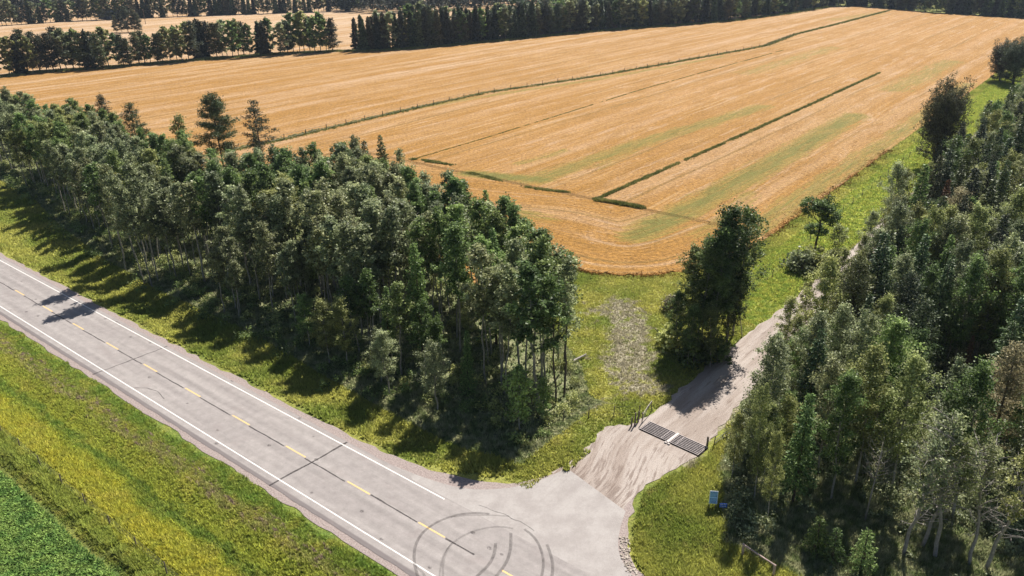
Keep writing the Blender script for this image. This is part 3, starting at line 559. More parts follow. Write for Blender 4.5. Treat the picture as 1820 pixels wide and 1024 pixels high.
def pine(seed, h=16., w_=6., cb=.3, nb=30, per=5, N=16, leaf=.30, top=.5, dens=1.0, bark=None, up=(-5, 30), fat=.05, cs=.22):
    R = np.random.RandomState(seed); T = MB(); b = R.normal(0, .15, 2); T.tube([(0, 0, -.3), (b[0], b[1], h*.5), (b[0]*.5, b[1]*.5, h*.97)], [.2, .13, .03], 7); P = []; D = []; td = []
    for i in range(nb):
        q = (i+R.rand())/nb; z = h*(cb+(.97-cb)*q); L = w_*.5*((1-q)**.55*(1-.35*(q < .15))+.08)*R.uniform(.55, 1.2); az = i*2.4+R.uniform(-.6, .6); el = math.radians(R.uniform(*up)+30*q)
        d = np.array([math.cos(az)*math.cos(el), math.sin(az)*math.cos(el), math.sin(el)]); b0 = np.array([b[0]*.8, b[1]*.8, z]); e = b0+d*L; T.tube([b0, b0+d*L*.5-np.array([0, 0, .08*L]), e], [.05, .03, .01], 4)
        for j in range(max(2, int(per*dens*L/2))+1):
            f = R.uniform(.35, 1.05); c = b0+d*L*f+R.normal(0, .3, 3)*np.array([1, 1, .45]); n = R.normal(0, 1, (N, 3)); n[:, 2] = n[:, 2]*.7+.45; n /= np.linalg.norm(n, axis=1)[:, None]
            P.append(c+n*.05+R.normal(0, cs, (N, 3))*np.array([1, 1, .5])); D.append(n); td.append(np.clip(R.uniform(.1, .9)+R.uniform(-.2, .2, N), 0, 1))
    P = np.concatenate(P); D = np.concatenate(D); return T, spikes(P, D, leaf, fat, R), 4, np.concatenate(td), bark or M_BARKD
def fan(seed, h=18., w_=11.5, stems=26, leaf=.34):      # broad dark tree of many rising limbs
    R = np.random.RandomState(seed); T = MB(); P = []; D = []; td = []; T.tube([(0, 0, -.3), (.1, 0, h*.3), (0, .1, h*.5)], [.38, .3, .2], 8)
    for i in range(stems*7):
        az = i*2.4; q = (i+.5)/(stems*7); z0 = h*(.05+.5*R.rand()); lowb = i % 2 == 0; ra = w_*.5*math.sqrt(q)*R.uniform(.8, 1.05); zt = h*(1.0-.36*(ra/(w_*.5))**2.4)*R.uniform(.72, 1.0)
        if i % 2 == 0: zt = z0+R.uniform(-.5, 3.5)
        b0 = np.array([0, 0, z0]); e = np.array([math.cos(az)*ra, math.sin(az)*ra, max(zt, z0+.3)]); mid = b0*.5+e*.5+np.array([math.cos(az), math.sin(az), 0])*ra*.2-np.array([0, 0, .08*(zt-z0)])
        T.tube([b0, mid, e], [.08, .05, .015], 4)
        L = np.linalg.norm(e-b0)
        for j in range(int(L*2.6)):
            f = R.uniform(.3, 1); c = (b0*(1-f)**2+mid*2*f*(1-f)+e*f*f)+R.normal(0, .38, 3); N = 13; n = R.normal(0, 1, (N, 3)); n[:, 2] = n[:, 2]*.6+.5; n /= np.linalg.norm(n, axis=1)[:, None]
            P.append(c+R.normal(0, .2, (N, 3))); D.append(n); td.append(np.clip(R.uniform(.0, .9)+R.uniform(-.2, .2, N), 0, 1))
    P = np.concatenate(P); D = np.concatenate(D); return T, spikes(P, D, leaf, .065, R), 4, np.concatenate(td), M_BARKD
def layered(seed):      # the lone tree: bent trunk, low tier, gap, broad upper tier with bare leader
    R = np.random.RandomState(seed); T = MB(); T.tube([(0, 0, -.3), (.1, 0, 2.0), (.35, .1, 4.2), (.2, 0, 5.2)], [.22, .18, .14, .12], 7)
    T.tube([(.2, 0, 5.0), (.6, .1, 6.8), (.8, 0, 9.0), (.95, 0, 11.2)], [.11, .08, .05, .012], 6); T.tube([(.2, 0, 5.0), (-.7, .2, 5.8), (-1.2, .2, 7.0)], [.09, .07, .04], 5)
    C = []; S = []
    for cx, cy, cz, rx, rz, n in ((-.1, 0, 4.0, 2.0, .75, 46), (-1.7, .2, 7.7, 1.6, 1.5, 58), (1.6, -.1, 6.6, 1.7, 1.3, 56), (1.3, .3, 8.2, 1.1, 1.2, 24), (0, -.4, 7.7, 1.6, 1.3, 30), (.1, 1.1, 7.4, 1.3, 1.0, 20), (2.3, 0, 5.2, .8, .7, 10)):
        for _ in range(n):
            d = R.normal(0, 1, 3); d /= np.linalg.norm(d); d *= R.uniform(.35, 1)**.5; c = np.array([cx+d[0]*rx, cy+d[1]*rx, cz+d[2]*rz]); C.append(c); S.append(.24)
            if _ % 4 == 0: T.tube([(.25, 0, min(cz-.3, 7.4)), tuple(c)], [.04, .01], 4)
    V, t = leaves(np.array(C), 30, np.array(S), .12, R); return T, V, 4, t, M_BARKD
def bush(seed, r=1.2, hz=1.6, n=34, N=30, leaf=.1):
    R = np.random.RandomState(seed); T = MB(); C = []
    for i in range(n):
        d = R.normal(0, 1, 3); d[2] = abs(d[2]); d /= np.linalg.norm(d); d *= R.uniform(.4, 1); c = np.array([d[0]*r, d[1]*r, .25+d[2]*hz]); C.append(c)
        if i % 3 == 0: T.tube([(0, 0, -.1), tuple(c*.6), tuple(c)], [.03, .02, .008], 3)
    V, t = leaves(np.array(C), N, np.full(n, .2), leaf, R); return T, V, 4, t, M_BARK
def snag(seed, h=7.):      # dead sapling with a fan of bare twigs
    R = np.random.RandomState(seed); T = MB(); T.tube([(0, 0, -.2), (.1, 0, h*.5), (.15, 0, h*.97)], [.09, .06, .02], 6)
    for i in range(26):
        z = h*R.uniform(.55, .97); az = R.uniform(0, 6.28); L = R.uniform(.6, 1.9); d = np.array([math.cos(az), math.sin(az), R.uniform(.3, 1.1)]); b0 = np.array([.13, 0, z]); e = b0+d*L*.8; T.tube([b0, b0+d*L*.4-[0, 0, .05], e], [.025, .016, .006], 4)
        for _ in range(3): q = b0+(e-b0)*R.uniform(.4, 1); T.tube([q, q+R.normal(0, .25, 3)+d*.25], [.01, .004], 3)
    V, t = leaves(R.normal(0, 1, (10, 3))*[.8, .8, .8]+[0, 0, h*.8], 8, np.full(10, .3), .06, R); return T, V, 4, t, M_DEAD
PROTO = {}
def proto(key, parts, tones):
    T, V, n, tint, bark = parts; tm = T.mesh('trunk', bark)
    for tone in tones:
        cm = npmesh('crown', V, n, LEAF[tone], tint); PROTO[(key, tone)] = (tm, cm)
AT = ('grey', 'green', 'bright', 'olive')
for i in range(6): proto('aspen%d' % i, aspen(20+i, 15, 5.3+.4*(i % 3), .40+.03*(i % 4), 36, 6, 29, .108, el0=34, cl=.19, bend=.4+.3*(i % 3), stems=(1, 2, 3, 2, 3, 2)[i], r0=.12), AT)
for i in range(2): proto('slim_aspen%d' % i, aspen(120+i, 15, 3.4, .42, 26, 4, 26, .115, bend=.5, r0=.11, bark=M_BARKD), AT)
proto('aspen5', aspen(77, 14, 4.6, .42, 24, 4, 34, .125, .8), AT+('yellow',))
for i in range(3): proto('sapling%d' % i, aspen(40+i, 6, 2.8, .12, 22, 3, 30, .10, .2, r0=.06), ('grey', 'green', 'bright', 'olive'))
for i in range(4): proto('spruce%d' % i, spruce(50+i, 15, 4.0+.5*(i % 2), .05+.04*i, .42), ('spruce', 'dusky', 'rust', 'green'))
for i in range(3): proto('pine%d' % i, pine(60+i, 16, 6.5+.6*i, .2+.05*i, 46, 7, 20, .34, fat=.065, cs=.3), ('pine', 'dusky', 'paled'))
for i in range(3): proto('near_aspen%d' % i, aspen(90+i, 15, 6.0, .22, 44, 5, 40, .095, .6, cl=.24), AT+('deep',))
proto('big_pine', pine(71, 17, 9.5, .3, 60, 8, 22, .36, fat=.075, cs=.38), ('pine',)); proto('thin_pine', pine(72, 16, 7, .42, 40, 5, 18, .34, fat=.06), ('dusky', 'paled'))
proto('fan', fan(75), ('dusky',)); proto('layered', layered(76), ('green',)); proto('snag', snag(78), ('paled',))
for i in range(4): proto('crooked%d' % i, aspen(80+i, 11.5, 5.0, .45, 22, 3, 26, .085, 1.3, bare=26, bark=M_DEAD, r0=.15), ('grey', 'paled', 'olive'))
for i in range(3): proto('bush%d' % i, bush(85+i), ('deep', 'grey', 'green', 'olive', 'bright', 'paled'))
for i in range(2): proto('young_spruce%d' % i, spruce(95+i, 4, 2.4, .04, .22, leaf=.2, fat=.045), ('bright', 'green', 'spruce'))
# light versions for the far rows
for i in range(3): proto('far_spruce%d' % i, spruce(150+i, 15, 5.4, .02, .55, leaf=.7, fat=.24, thin=.9, ragged=.5), ('spruce', 'dusky'))
for i in range(3): proto('far_pine%d' % i, pine(160+i, 15.5, 6.8, .1, 44, 5, 16, .55, fat=.16, cs=.45), ('pine', 'dusky'))
for i in range(3): proto('far_aspen%d' % i, aspen(170+i, 14, 6.8, .12, 36, 5, 24, .24, .5), ('grey', 'green', 'olive'))
LOW = SC.collection
COUNT = {}
def plant(key, tone, x, y, hgt, name, label, cat, group=None, rz=None, wsc=1.0, base=None, tilt=(0, 0)):
    tm, cm = PROTO[(key, tone)]; H0 = base
    o = empty(name, (x, y, float(HG(x, y))), rz if rz is not None else random.uniform(0, 6.28)); k = hgt/H0; o.scale = (k*wsc, k*wsc, k)
    o.rotation_euler[0] = tilt[0]+random.gauss(0, .02); o.rotation_euler[1] = tilt[1]+random.gauss(0, .02)
    a = bpy.data.objects.new('trunk', tm); COL.objects.link(a); a.parent = o; b = bpy.data.objects.new('crown', cm); COL.objects.link(b); b.parent = o
    tag(o, label, cat, group); COUNT[cat] = COUNT.get(cat, 0)+1; return o
def base_of(key):
    for p_, v in (('near_aspen', 15), ('aspen5', 14), ('aspen', 15), ('sapling', 6), ('spruce', 15), ('pine', 16), ('big_pine', 17), ('thin_pine', 16), ('fan', 18), ('layered', 11.2), ('snag', 7), ('crooked', 11.5), ('slim_aspen', 15), ('bush', 1.7), ('young_spruce', 4), ('far_spruce', 15), ('far_pine', 15.5), ('far_aspen', 14)):
        if key.startswith(p_): return v
def P(key, tone, x, y, hgt, name, label, cat, group=None, **kw): return plant(key, tone, x, y, hgt, name, label, cat, group, base=base_of(key), **kw)
TONE = dict(grey='grey green', green='deep green', bright='bright green', olive='olive green', yellow='yellowing', deep='dark green', spruce='dark green', dusky='near black', pine='dark green', rust='rusty brown', paled='pale dry')
TAKEN = []
def special(key, tone, bx=None, top=None, hgt=15, **kw):
    """bx = (px,py) of the foot, or top = (px,py) of the tip"""
    x, y = G(*bx) if bx else G(top[0], top[1], hgt); TAKEN.append((x, y, kw.pop('clear', 2.0))); return P(key, tone, x, y, hgt, kw.pop('name'), kw.pop('label'), kw.pop('cat'), kw.pop('group', None), **kw)
# ---- trees one can point at
special('big_pine', 'pine', top=(376, 166), hgt=17.5, name='pine_tree', label='tallest spreading pine at the back edge of the roadside wood, against the wheat', cat='pine', clear=3.5)
special('thin_pine', 'dusky', top=(450, 181), hgt=16.5, name='pine_tree', label='thin open topped pine right of the tallest spreading pine', cat='pine', clear=3)
special('pine1', 'pine', top=(229, 182), hgt=15, name='pine_tree', label='rounded green pine standing against the wheat left of the tallest pine', cat='pine')
special('pine0', 'dusky', top=(172, 168), hgt=15, name='pine_tree', label='brown trunked pine against the wheat near the left end of the wood', cat='pine')
special('spruce1', 'spruce', top=(679, 240), hgt=15, name='spruce_tree', label='pointed dark spruce, right one of a pair poking above the aspens', cat='spruce')
special('spruce0', 'spruce', top=(645, 250), hgt=14, name='spruce_tree', label='pointed dark spruce, left one of a pair poking above the aspens', cat='spruce', wsc=1.3)
special('slim_aspen1', 'grey', top=(708, 262), hgt=13, name='aspen_tree', label='thin greyish aspen just right of the pair of dark spruces', cat='aspen')
special('spruce2', 'green', top=(866, 338), hgt=14, name='spruce_tree', label='green spruce at the back edge of the wood, nearest the wheat corner', cat='spruce')
special('spruce3', 'green', top=(895, 352), hgt=13, name='spruce_tree', label='short green spruce right beside the spruce nearest the wheat corner', cat='spruce')
special('spruce1', 'spruce', top=(455, 225), hgt=11, name='spruce_tree', label='small dark spruce at the foot of the thin open topped pine', cat='spruce')
special('sapling1', 'olive', top=(312, 206), hgt=10, name='aspen_tree', label='slim young aspen standing alone left of the tallest spreading pine', cat='aspen')
special('aspen5', 'yellow', top=(447, 356), hgt=11.5, name='aspen_tree', label='aspen turning yellow in the middle of the roadside wood', cat='aspen', wsc=.75)
special('sapling0', 'bright', bx=(925, 765), hgt=7, name='aspen_tree', label='bright green young aspen at the wood corner nearest the side road', cat='aspen')
special('sapling2', 'bright', bx=(965, 740), hgt=4.5, name='aspen_tree', label='smallest bright sapling at the wood corner nearest the side road', cat='aspen')
special('slim_aspen0', 'green', bx=(988, 712), hgt=15, name='aspen_tree', label='thin dark leaning aspen at the clearing edge of the roadside wood, front one of three', cat='aspen', wsc=1.0, tilt=(0, .07))
special('slim_aspen1', 'grey', bx=(1003, 700), hgt=15.5, name='aspen_tree', label='thin dark leaning aspen at the clearing edge of the roadside wood, middle one of three', cat='aspen', wsc=1.0, tilt=(0, .09))
special('slim_aspen0', 'green', bx=(1004, 655), hgt=14.5, name='aspen_tree', label='thin dark leaning aspen at the clearing edge of the roadside wood, back one of three', cat='aspen', wsc=1.1, tilt=(0, .05))
special('fan', 'dusky', bx=(1657, 294), hgt=20, name='broad_tree', label='tall broad near black tree with spiky rising limbs beside the lane', cat='broad tree', clear=4, wsc=.80)
special('spruce1', 'dusky', bx=(1686, 335), hgt=13, name='spruce_tree', label='narrow dark spruce standing just below right of the tall broad black tree', cat='spruce', wsc=1.15)
special('spruce3', 'dusky', bx=(1664, 312), hgt=8, name='spruce_tree', label='short dark spruce at the foot of the tall broad black tree', cat='spruce', wsc=1.5)
special('fan', 'dusky', bx=(1776, 144), hgt=14.5, name='broad_tree', label='dark bushy tree at the far right beside the wheat, left one of two', cat='broad tree', wsc=1.0, rz=1.0)
special('fan', 'dusky', bx=(1800, 150), hgt=16.5, name='broad_tree', label='dark bushy tree at the far right beside the wheat, right one of two', cat='broad tree', wsc=1.1, rz=2.5)
special('layered', 'green', bx=(1447, 447), hgt=10.5, name='lone_tree', label='lone tree with a bent trunk and two separate tiers of foliage on the grass', cat='lone tree', rz=-.25, clear=4)
special('near_aspen1', 'green', bx=(1319, 600), hgt=10.5, name='poplar_tree', label='short poplar with its crown leaning right, at the right foot of the lane clump', cat='poplar', wsc=.62, tilt=(0, .17), clear=1)
for i, (bx, by, hh_, key, wsc, d) in enumerate([(1290, 618, 17.8, 'near_aspen0', .95, 'tallest'), (1262, 630, 15.5, 'near_aspen1', .95, 'second, central'), (1238, 628, 14, 'near_aspen2', .95, 'left front'), (1222, 606, 12.5, 'near_aspen0', .95, 'leftmost'), (1302, 598, 16.8, 'near_aspen2', .95, 'right hand'), (1270, 596, 15.5, 'near_aspen1', .95, 'back left'), (1248, 610, 13.5, 'near_aspen0', .95, 'inner')]):
    special(key, ('deep', 'green', 'deep')[i % 3], bx=(bx, by), hgt=hh_, name='poplar_tree', label=d+' poplar of the tight dark clump on the left edge of the gravel lane', cat='poplar', wsc=wsc, clear=.5)
special('snag', 'paled', bx=(1537, 925), hgt=7.5, name='dead_tree', label='dead pale sapling with a fan of bare twigs, in deep shade at lower right', cat='dead tree')
for i, (bx, by, hh_, key, tone, d) in enumerate([(1640, 968, 11.5, 'crooked0', 'olive', 'second from left'), (1662, 988, 13, 'crooked1', 'grey', 'third from left'), (1606, 985, 11.5, 'crooked2', 'grey', 'leftmost'), (1724, 1004, 11, 'crooked3', 'grey', 'fourth from left'), (1752, 1010, 12, 'crooked1', 'olive', 'rightmost leaning')]):
    special(key, tone, bx=(bx, by), hgt=hh_, name='aspen_tree', label=d+' of the crooked pale barked aspens with bare branches at bottom right', cat='aspen', tilt=(0, .04 if i != 4 else .12), wsc=.95)
special('young_spruce0', 'bright', bx=(1530, 1015), hgt=4.2, name='spruce_tree', label='small bushy young spruce at the bottom, below the dead sapling', cat='spruce')
special('young_spruce1', 'green', bx=(1478, 1000), hgt=3.6, name='spruce_tree', label='small young spruce left of the bushy young one at the bottom', cat='spruce')
special('young_spruce1', 'bright', bx=(1446, 985), hgt=4.0, name='spruce_tree', label='slim young spruce at the bottom, right of the rail', cat='spruce')
special('bush0', 'grey', bx=(1421, 482), hgt=3.6, name='shrub', label='grey green round shrub below the lone two tiered tree', cat='shrub', wsc=1.0)
special('bush1', 'olive', bx=(1448, 478), hgt=3.4, name='shrub', label='olive shrub at the trunk of the lone two tiered tree', cat='shrub')
special('sapling1', 'olive', bx=(1487, 462), hgt=5.6, name='aspen_tree', label='young olive aspen just right of the lone two tiered tree', cat='aspen', wsc=1.1)
special('sapling0', 'grey', bx=(1468, 500), hgt=4.6, name='aspen_tree', label='young grey aspen below the lone tree, beside the lane', cat='aspen', wsc=1.2)
special('near_aspen1', 'deep', bx=(1222, 648), hgt=7.5, name='poplar_tree', label='low leafy poplar at the lower left of the tight lane clump', cat='poplar', wsc=1.15, clear=.5)
special('near_aspen2', 'deep', bx=(1262, 652), hgt=8.0, name='poplar_tree', label='low leafy poplar at the lower right of the tight lane clump', cat='poplar', wsc=1.1, clear=.5)
special('near_aspen0', 'deep', bx=(1203, 618), hgt=7.5, name='poplar_tree', label='low leafy poplar at the far left of the tight lane clump', cat='poplar', wsc=1.05, clear=.5)
special('near_aspen2', 'deep', bx=(1290, 625), hgt=9, name='poplar_tree', label='low leafy poplar at the right of the tight lane clump, touching the lane', cat='poplar', wsc=.9, clear=.5)
special('bush0', 'deep', bx=(1232, 645), hgt=3.2, name='shrub', label='dark round shrub at the foot of the lane clump, lower left', cat='shrub', clear=1)
special('bush1', 'deep', bx=(1275, 635), hgt=2.8, name='shrub', label='dark round shrub at the foot of the lane clump, lower right', cat='shrub', clear=1)
special('bush2', 'olive', bx=(1210, 615), hgt=3.6, name='shrub', label='olive round shrub at the left foot of the lane clump', cat='shrub', clear=1)
special('bush2', 'paled', bx=(1195, 548), hgt=2.0, name='shrub', label='dry brownish shrub at the left of the lane clump', cat='shrub')
special('spruce3', 'rust', bx=(1655, 470), hgt=13, name='spruce_tree', label='rusty brown dead spruce high in the right hand wood', cat='spruce', wsc=.8)
special('spruce2', 'rust', bx=(1600, 560), hgt=11, name='spruce_tree', label='rusty brown spruce behind the first trees right of the lane', cat='spruce', wsc=.7)
special('spruce0', 'rust', bx=(1706, 690), hgt=6.5, name='spruce_tree', label='low rusty spruce in the dark hollow of the right hand wood', cat='spruce', wsc=.8)
special('near_aspen0', 'bright', bx=(1545, 800), hgt=14, name='poplar_tree', label='bright green full poplar in the middle of the right hand wood front', cat='poplar', wsc=1.0, clear=2.8)
special('near_aspen2', 'olive', bx=(1340, 890), hgt=11.5, name='poplar_tree', label='light green slender poplar behind the blue signs, foremost right of the lane', cat='poplar', wsc=.65, clear=1.8)
special('near_aspen1', 'olive', bx=(1300, 850), hgt=7, name='poplar_tree', label='short light green poplar between the cattle guard and the blue signs', cat='poplar', wsc=.8, clear=1.2)
special('near_aspen0', 'olive', bx=(1362, 930), hgt=9, name='poplar_tree', label='slender poplar right behind the bottom rail', cat='poplar', wsc=.6, clear=1.5)
for q_, (bs, bt, bh, d) in enumerate([(-75.5, 13.4, 16.5, 'left'), (-67.5, 13.2, 17.0, 'right')]):
    x, y = map(float, W(bs, bt)); TAKEN.append((x, y, 1.6)); P('aspen%d' % (q_*2), 'grey', x, y, bh, 'aspen_tree', d+' of two front row aspens whose crowns shade the highway at left', 'aspen', wsc=.85)
# ---- the roadside wood
def zone(s):
    for lim, d in ((-150, 'far left end'), (-120, 'by the left gap'), (-95, 'left third'), (-72, 'above the road shadows'), (-50, 'left of yellow aspen'), (-34, 'right of yellow aspen'), (-20, 'below the dark spruces'), (-8, 'before the wheat corner'), (9, 'by the side road')):
        if s < lim: return d
def near_taken(x, y): return any((x-a)**2+(y-b)**2 < c*c for a, b, c in TAKEN)
pts = []; row = 0; t = 10.0
while t < 52:
    s = -190+(row % 2)*2.15
    while s < 2: pts.append((s+random.uniform(-1.3, 1.3), t+random.uniform(-1.2, 1.2))); s += 4.3
    t += 3.75; row += 1
for s, t in pts:
    if not wood_mask(s, t, -.4): continue
    x, y = W(s, t); x = float(x); y = float(y)
    if near_taken(x, y): continue
    if float(vnoise(s, t, 5.5, 9)) < .27 and t > np.interp(s, WF_S, WF_T)+2: continue
    front = t < np.interp(s, WF_S, WF_T)+4; back = t > np.interp(s, WB_S, WB_T)-4.5; v = float(vnoise(s, t, 9, 5)); r = random.random()
    tone = 'grey' if v < .52 else ('green' if r < .6 else 'olive')
    if back and r < .6: tone = 'green'
    if s > -24 and t > 14: tone = ('bright', 'green', 'grey')[int(r*3)]
    if s < -110 and back: tone = ('bright', 'green')[int(r*2)]
    hh_ = random.uniform(13.4, 15.8)-((1.2 if s < -60 else 2.6) if front else 0)-(1.0 if back and s < -66 else 0)+float(sstep(-75, -55, s)*sstep(15, 20, t))*1.3
    lowf = front and s > -40 and t < np.interp(s, WF_S, WF_T)+2.6
    if lowf: hh_ = random.uniform(6.5, 9.0)
    elif s > -42 and t < np.interp(s, WF_S, WF_T)+6.5: hh_ = random.uniform(9.5, 11.5)-(2.2 if s > -14 else 0)
    place = 'front row' if front else ('back row' if back else 'inside')
    lab = '%s %s aspen, %s roadside wood, %s' % ('tall' if hh_ > 14.3 else ('short' if hh_ < 12.8 else 'middling'), TONE[tone], {'front row': 'front row of', 'back row': 'back row of', 'inside': 'inside'}[place], zone(s))
    if random.random() < .07 and not front:
        P('spruce%d' % random.randrange(4), 'green', x, y, hh_-.5, 'spruce_tree', 'green spruce among the aspens, %s, roadside wood, %s' % (place, zone(s)), 'spruce', 'spruces in the roadside wood'); continue
    P(('near_aspen%d' % random.randrange(3)) if lowf else 'aspen%d' % random.randrange(6), tone, x, y, hh_, 'aspen_tree', lab, 'aspen', 'aspens of the roadside wood', wsc=random.uniform(.9, 1.12) if not lowf else 1.2)
# ---- wood right of the lane
hole = [GST(1680, 735), GST(1650, 700), GST(1690, 790)]
pts = []; row = 0; t = 15.0
while t < 232:
    stp = 3.5 if t < 90 else 4.4; s = 13.2+(row % 2)*stp/2
    while s < 48: pts.append((s+random.uniform(-1.1, 1.1), t+random.uniform(-1.1, 1.1))); s += stp
    t += stp*.9; row += 1
for s, t in pts:
    if not rwood_mask(s, t, 0): continue
    x, y = W(s, t); x = float(x); y = float(y)
    if near_taken(x, y) or min(math.hypot(s-a, t-b) for a, b in hole) < 3.4: continue
    if s > 24 and t < (21 if s < 28 else 27.5): continue
    if s > 28 and t < 37 and random.random() < .5: continue
    edge = s < np.interp(t, [14, 18, 22, 26, 31, 42, 60, 100, 150, 220], [22.5, 20.5, 18.2, 17.2, 15.8, 14.2, 13.5, 13.2, 13.2, 13.2])+4; r = random.random(); d = t
    where = ('by the cattle guard' if t < 32 else 'opposite lane clump' if t < 50 else 'opposite lone tree' if t < 75 else 'near broad dark tree' if t < 120 else 'far up the lane')
    pos = 'lane side' if edge else ('middle' if s < 30 else 'right side')
    if edge and r < .72:
        tone = ('olive', 'grey', 'olive', 'green')[random.randrange(4)]; hh_ = random.uniform(7.0, 9.5)+(1.5 if t > 75 else 0) if t > 26 else random.uniform(7, 11)
        P('near_aspen%d' % random.randrange(3), tone, x, y, hh_, 'poplar_tree', '%s %s poplar, right hand wood, %s, %s' % ('low' if hh_ < 8.5 else 'taller', TONE[tone], pos, where), 'poplar', 'poplars of the right hand wood', wsc=.9)
    elif r < .46:
        tone = ('spruce', 'spruce', 'green', 'dusky', 'spruce')[random.randrange(5)]; hh_ = random.uniform(11, 16.5)
        P('spruce%d' % random.randrange(4), tone, x, y, hh_, 'spruce_tree', '%s %s spruce, right hand wood, %s, %s' % ('tall' if hh_ > 13 else 'shorter', TONE[tone], pos, where), 'spruce', 'spruces of the right hand wood', wsc=1.05)
    elif r < .58:
        tone = ('pine', 'dusky', 'paled')[random.choice((0, 0, 0, 1, 2))]; hh_ = random.uniform(10, 14)
        P('pine%d' % random.randrange(3), tone, x, y, hh_, 'pine_tree', '%s %s pine, right hand wood, %s, %s' % ('tall' if hh_ > 12 else 'shorter', TONE[tone], pos, where), 'pine', 'pines of the right hand wood')
    else:
        tone = ('grey', 'olive', 'green', 'grey')[random.randrange(4)]; hh_ = random.uniform(10.5, 15)
        P('near_aspen%d' % random.randrange(3), tone, x, y, hh_, 'poplar_tree', '%s %s poplar, right hand wood, %s, %s' % ('low' if hh_ < 11 else 'taller', TONE[tone], pos, where), 'poplar', 'poplars of the right hand wood', wsc=.9)
# ---- undergrowth (nobody could count it)
def undergrowth(label, s, t, tone, size=(.5, 1.3), leaf=.09, N=26):
    R = np.random.RandomState(5); x, y = W(s, t); z = HG(x, y); r = R.uniform(*size, len(x)); C = []; S = []
    for k in range(7):
        d = R.normal(0, 1, (len(x), 3)); d[:, 2] = np.abs(d[:, 2]); d /= np.linalg.norm(d, axis=1)[:, None]; C.append(np.c_[x+d[:, 0]*r*.7, y+d[:, 1]*r*.7, z+.1+d[:, 2]*r]); S.append(r*.26)
    V, ti = leaves(np.concatenate(C), N, np.concatenate(S), leaf, R); me = npmesh('undergrowth', V, 4, LEAF[tone], ti); o = bpy.data.objects.new('undergrowth', me); COL.objects.link(o); tag(o, label, 'undergrowth', kind='stuff')
s, t = scatter(2600, -190, 1, 9, 40); f = np.interp(s, WF_S, WF_T); k = (t > f-3.2) & (t < f+5) & (RS.rand(len(s)) < .55) & (s < 1.0) & (vnoise(s, t, 3.0, 2) > .38); undergrowth('leafy green undergrowth along the front of the roadside aspen wood', s[k], t[k], 'green')
s, t = scatter(900, -190, 1, 14, 46); k = wood_mask(s, t, 0); undergrowth('grey green undergrowth between the trunks inside the roadside wood', s[k], t[k], 'olive')
s, t = scatter(2200, 14, 46, 15, 150); k = rwood_mask(s, t, .8) & vis(s, t) & (((t > 27) | (s < 24) | (RS.rand(len(s)) < .18))); undergrowth('mixed low undergrowth beneath the wood right of the lane', s[k], t[k], 'grey', (.4, 1.2))
# ---- far hedgerows, one tree at a time
def hedge_y(px): return float(np.interp(px, [a for a, b in HEDGE_PX], [b for a, b in HEDGE_PX]))
LEFTX = [-60, -44, -28, -8, 18, 27, 38, 50, 60, 72, 84, 96, 108, 119, 131, 142, 152, 161, 172, 184, 193, 212, 221, 231, 248, 258, 268, 281, 290, 303, 315, 325, 336, 347, 356, 364, 374, 386, 396, 404, 414, 424, 434, 445, 462, 472, 482, 503, 512, 522, 533, 541, 551, 560, 570, 580, 592]
for i, px in enumerate(LEFTX):
    py = hedge_y(px)-random.uniform(-1, 4); x, y = G(px, py); k = ('far_pine', 'far_aspen')[random.random() < (.3 if px < 260 else .55)]
    if px in (38, 161, 356, 364, 462, 472): k = 'far_spruce'
    tone = random.choice(dict(far_pine=('pine', 'dusky'), far_aspen=('green', 'olive', 'grey'), far_spruce=('dusky',))[k]); hh_ = random.uniform(14, 17)*(.8 if 205 < px < 300 else 1)*(1.1 if 520 < px < 580 else 1)
    kd = 'poplar' if k == 'far_aspen' else k[4:]; part = 'left' if px < 200 else ('gappy middle' if px < 300 else ('middle' if px < 440 else 'right'))  # far_aspen trees are aspens, though filed and named as poplar
    P(k+str(random.randrange(3)), tone, x, y, hh_, {'pine': 'pine_tree', 'poplar': 'poplar_tree', 'spruce': 'spruce_tree'}[kd], '%s %s %s, %s part of far left hedgerow' % ('tall' if hh_ > 15.4 else 'lower', TONE[tone], kd, part), kd, 'trees of the far left hedgerow', wsc=1.15)
for i, (px, py, hh_) in enumerate([(207, 58, 8), (217, 57, 9), (228, 58, 12), (240, 57, 10.5), (249, 57, 9)]):
    x, y = G(px, py); P('far_pine%d' % (i % 3), 'dusky', x, y, hh_*1.25, 'pine_tree', ('leftmost', 'second', 'third, tallest', 'fourth', 'rightmost')[i]+' pine of the small dark clump in the pale far field', 'pine', 'small clump in the far field', wsc=1.1)
rx = 645.0; nn_ = 0
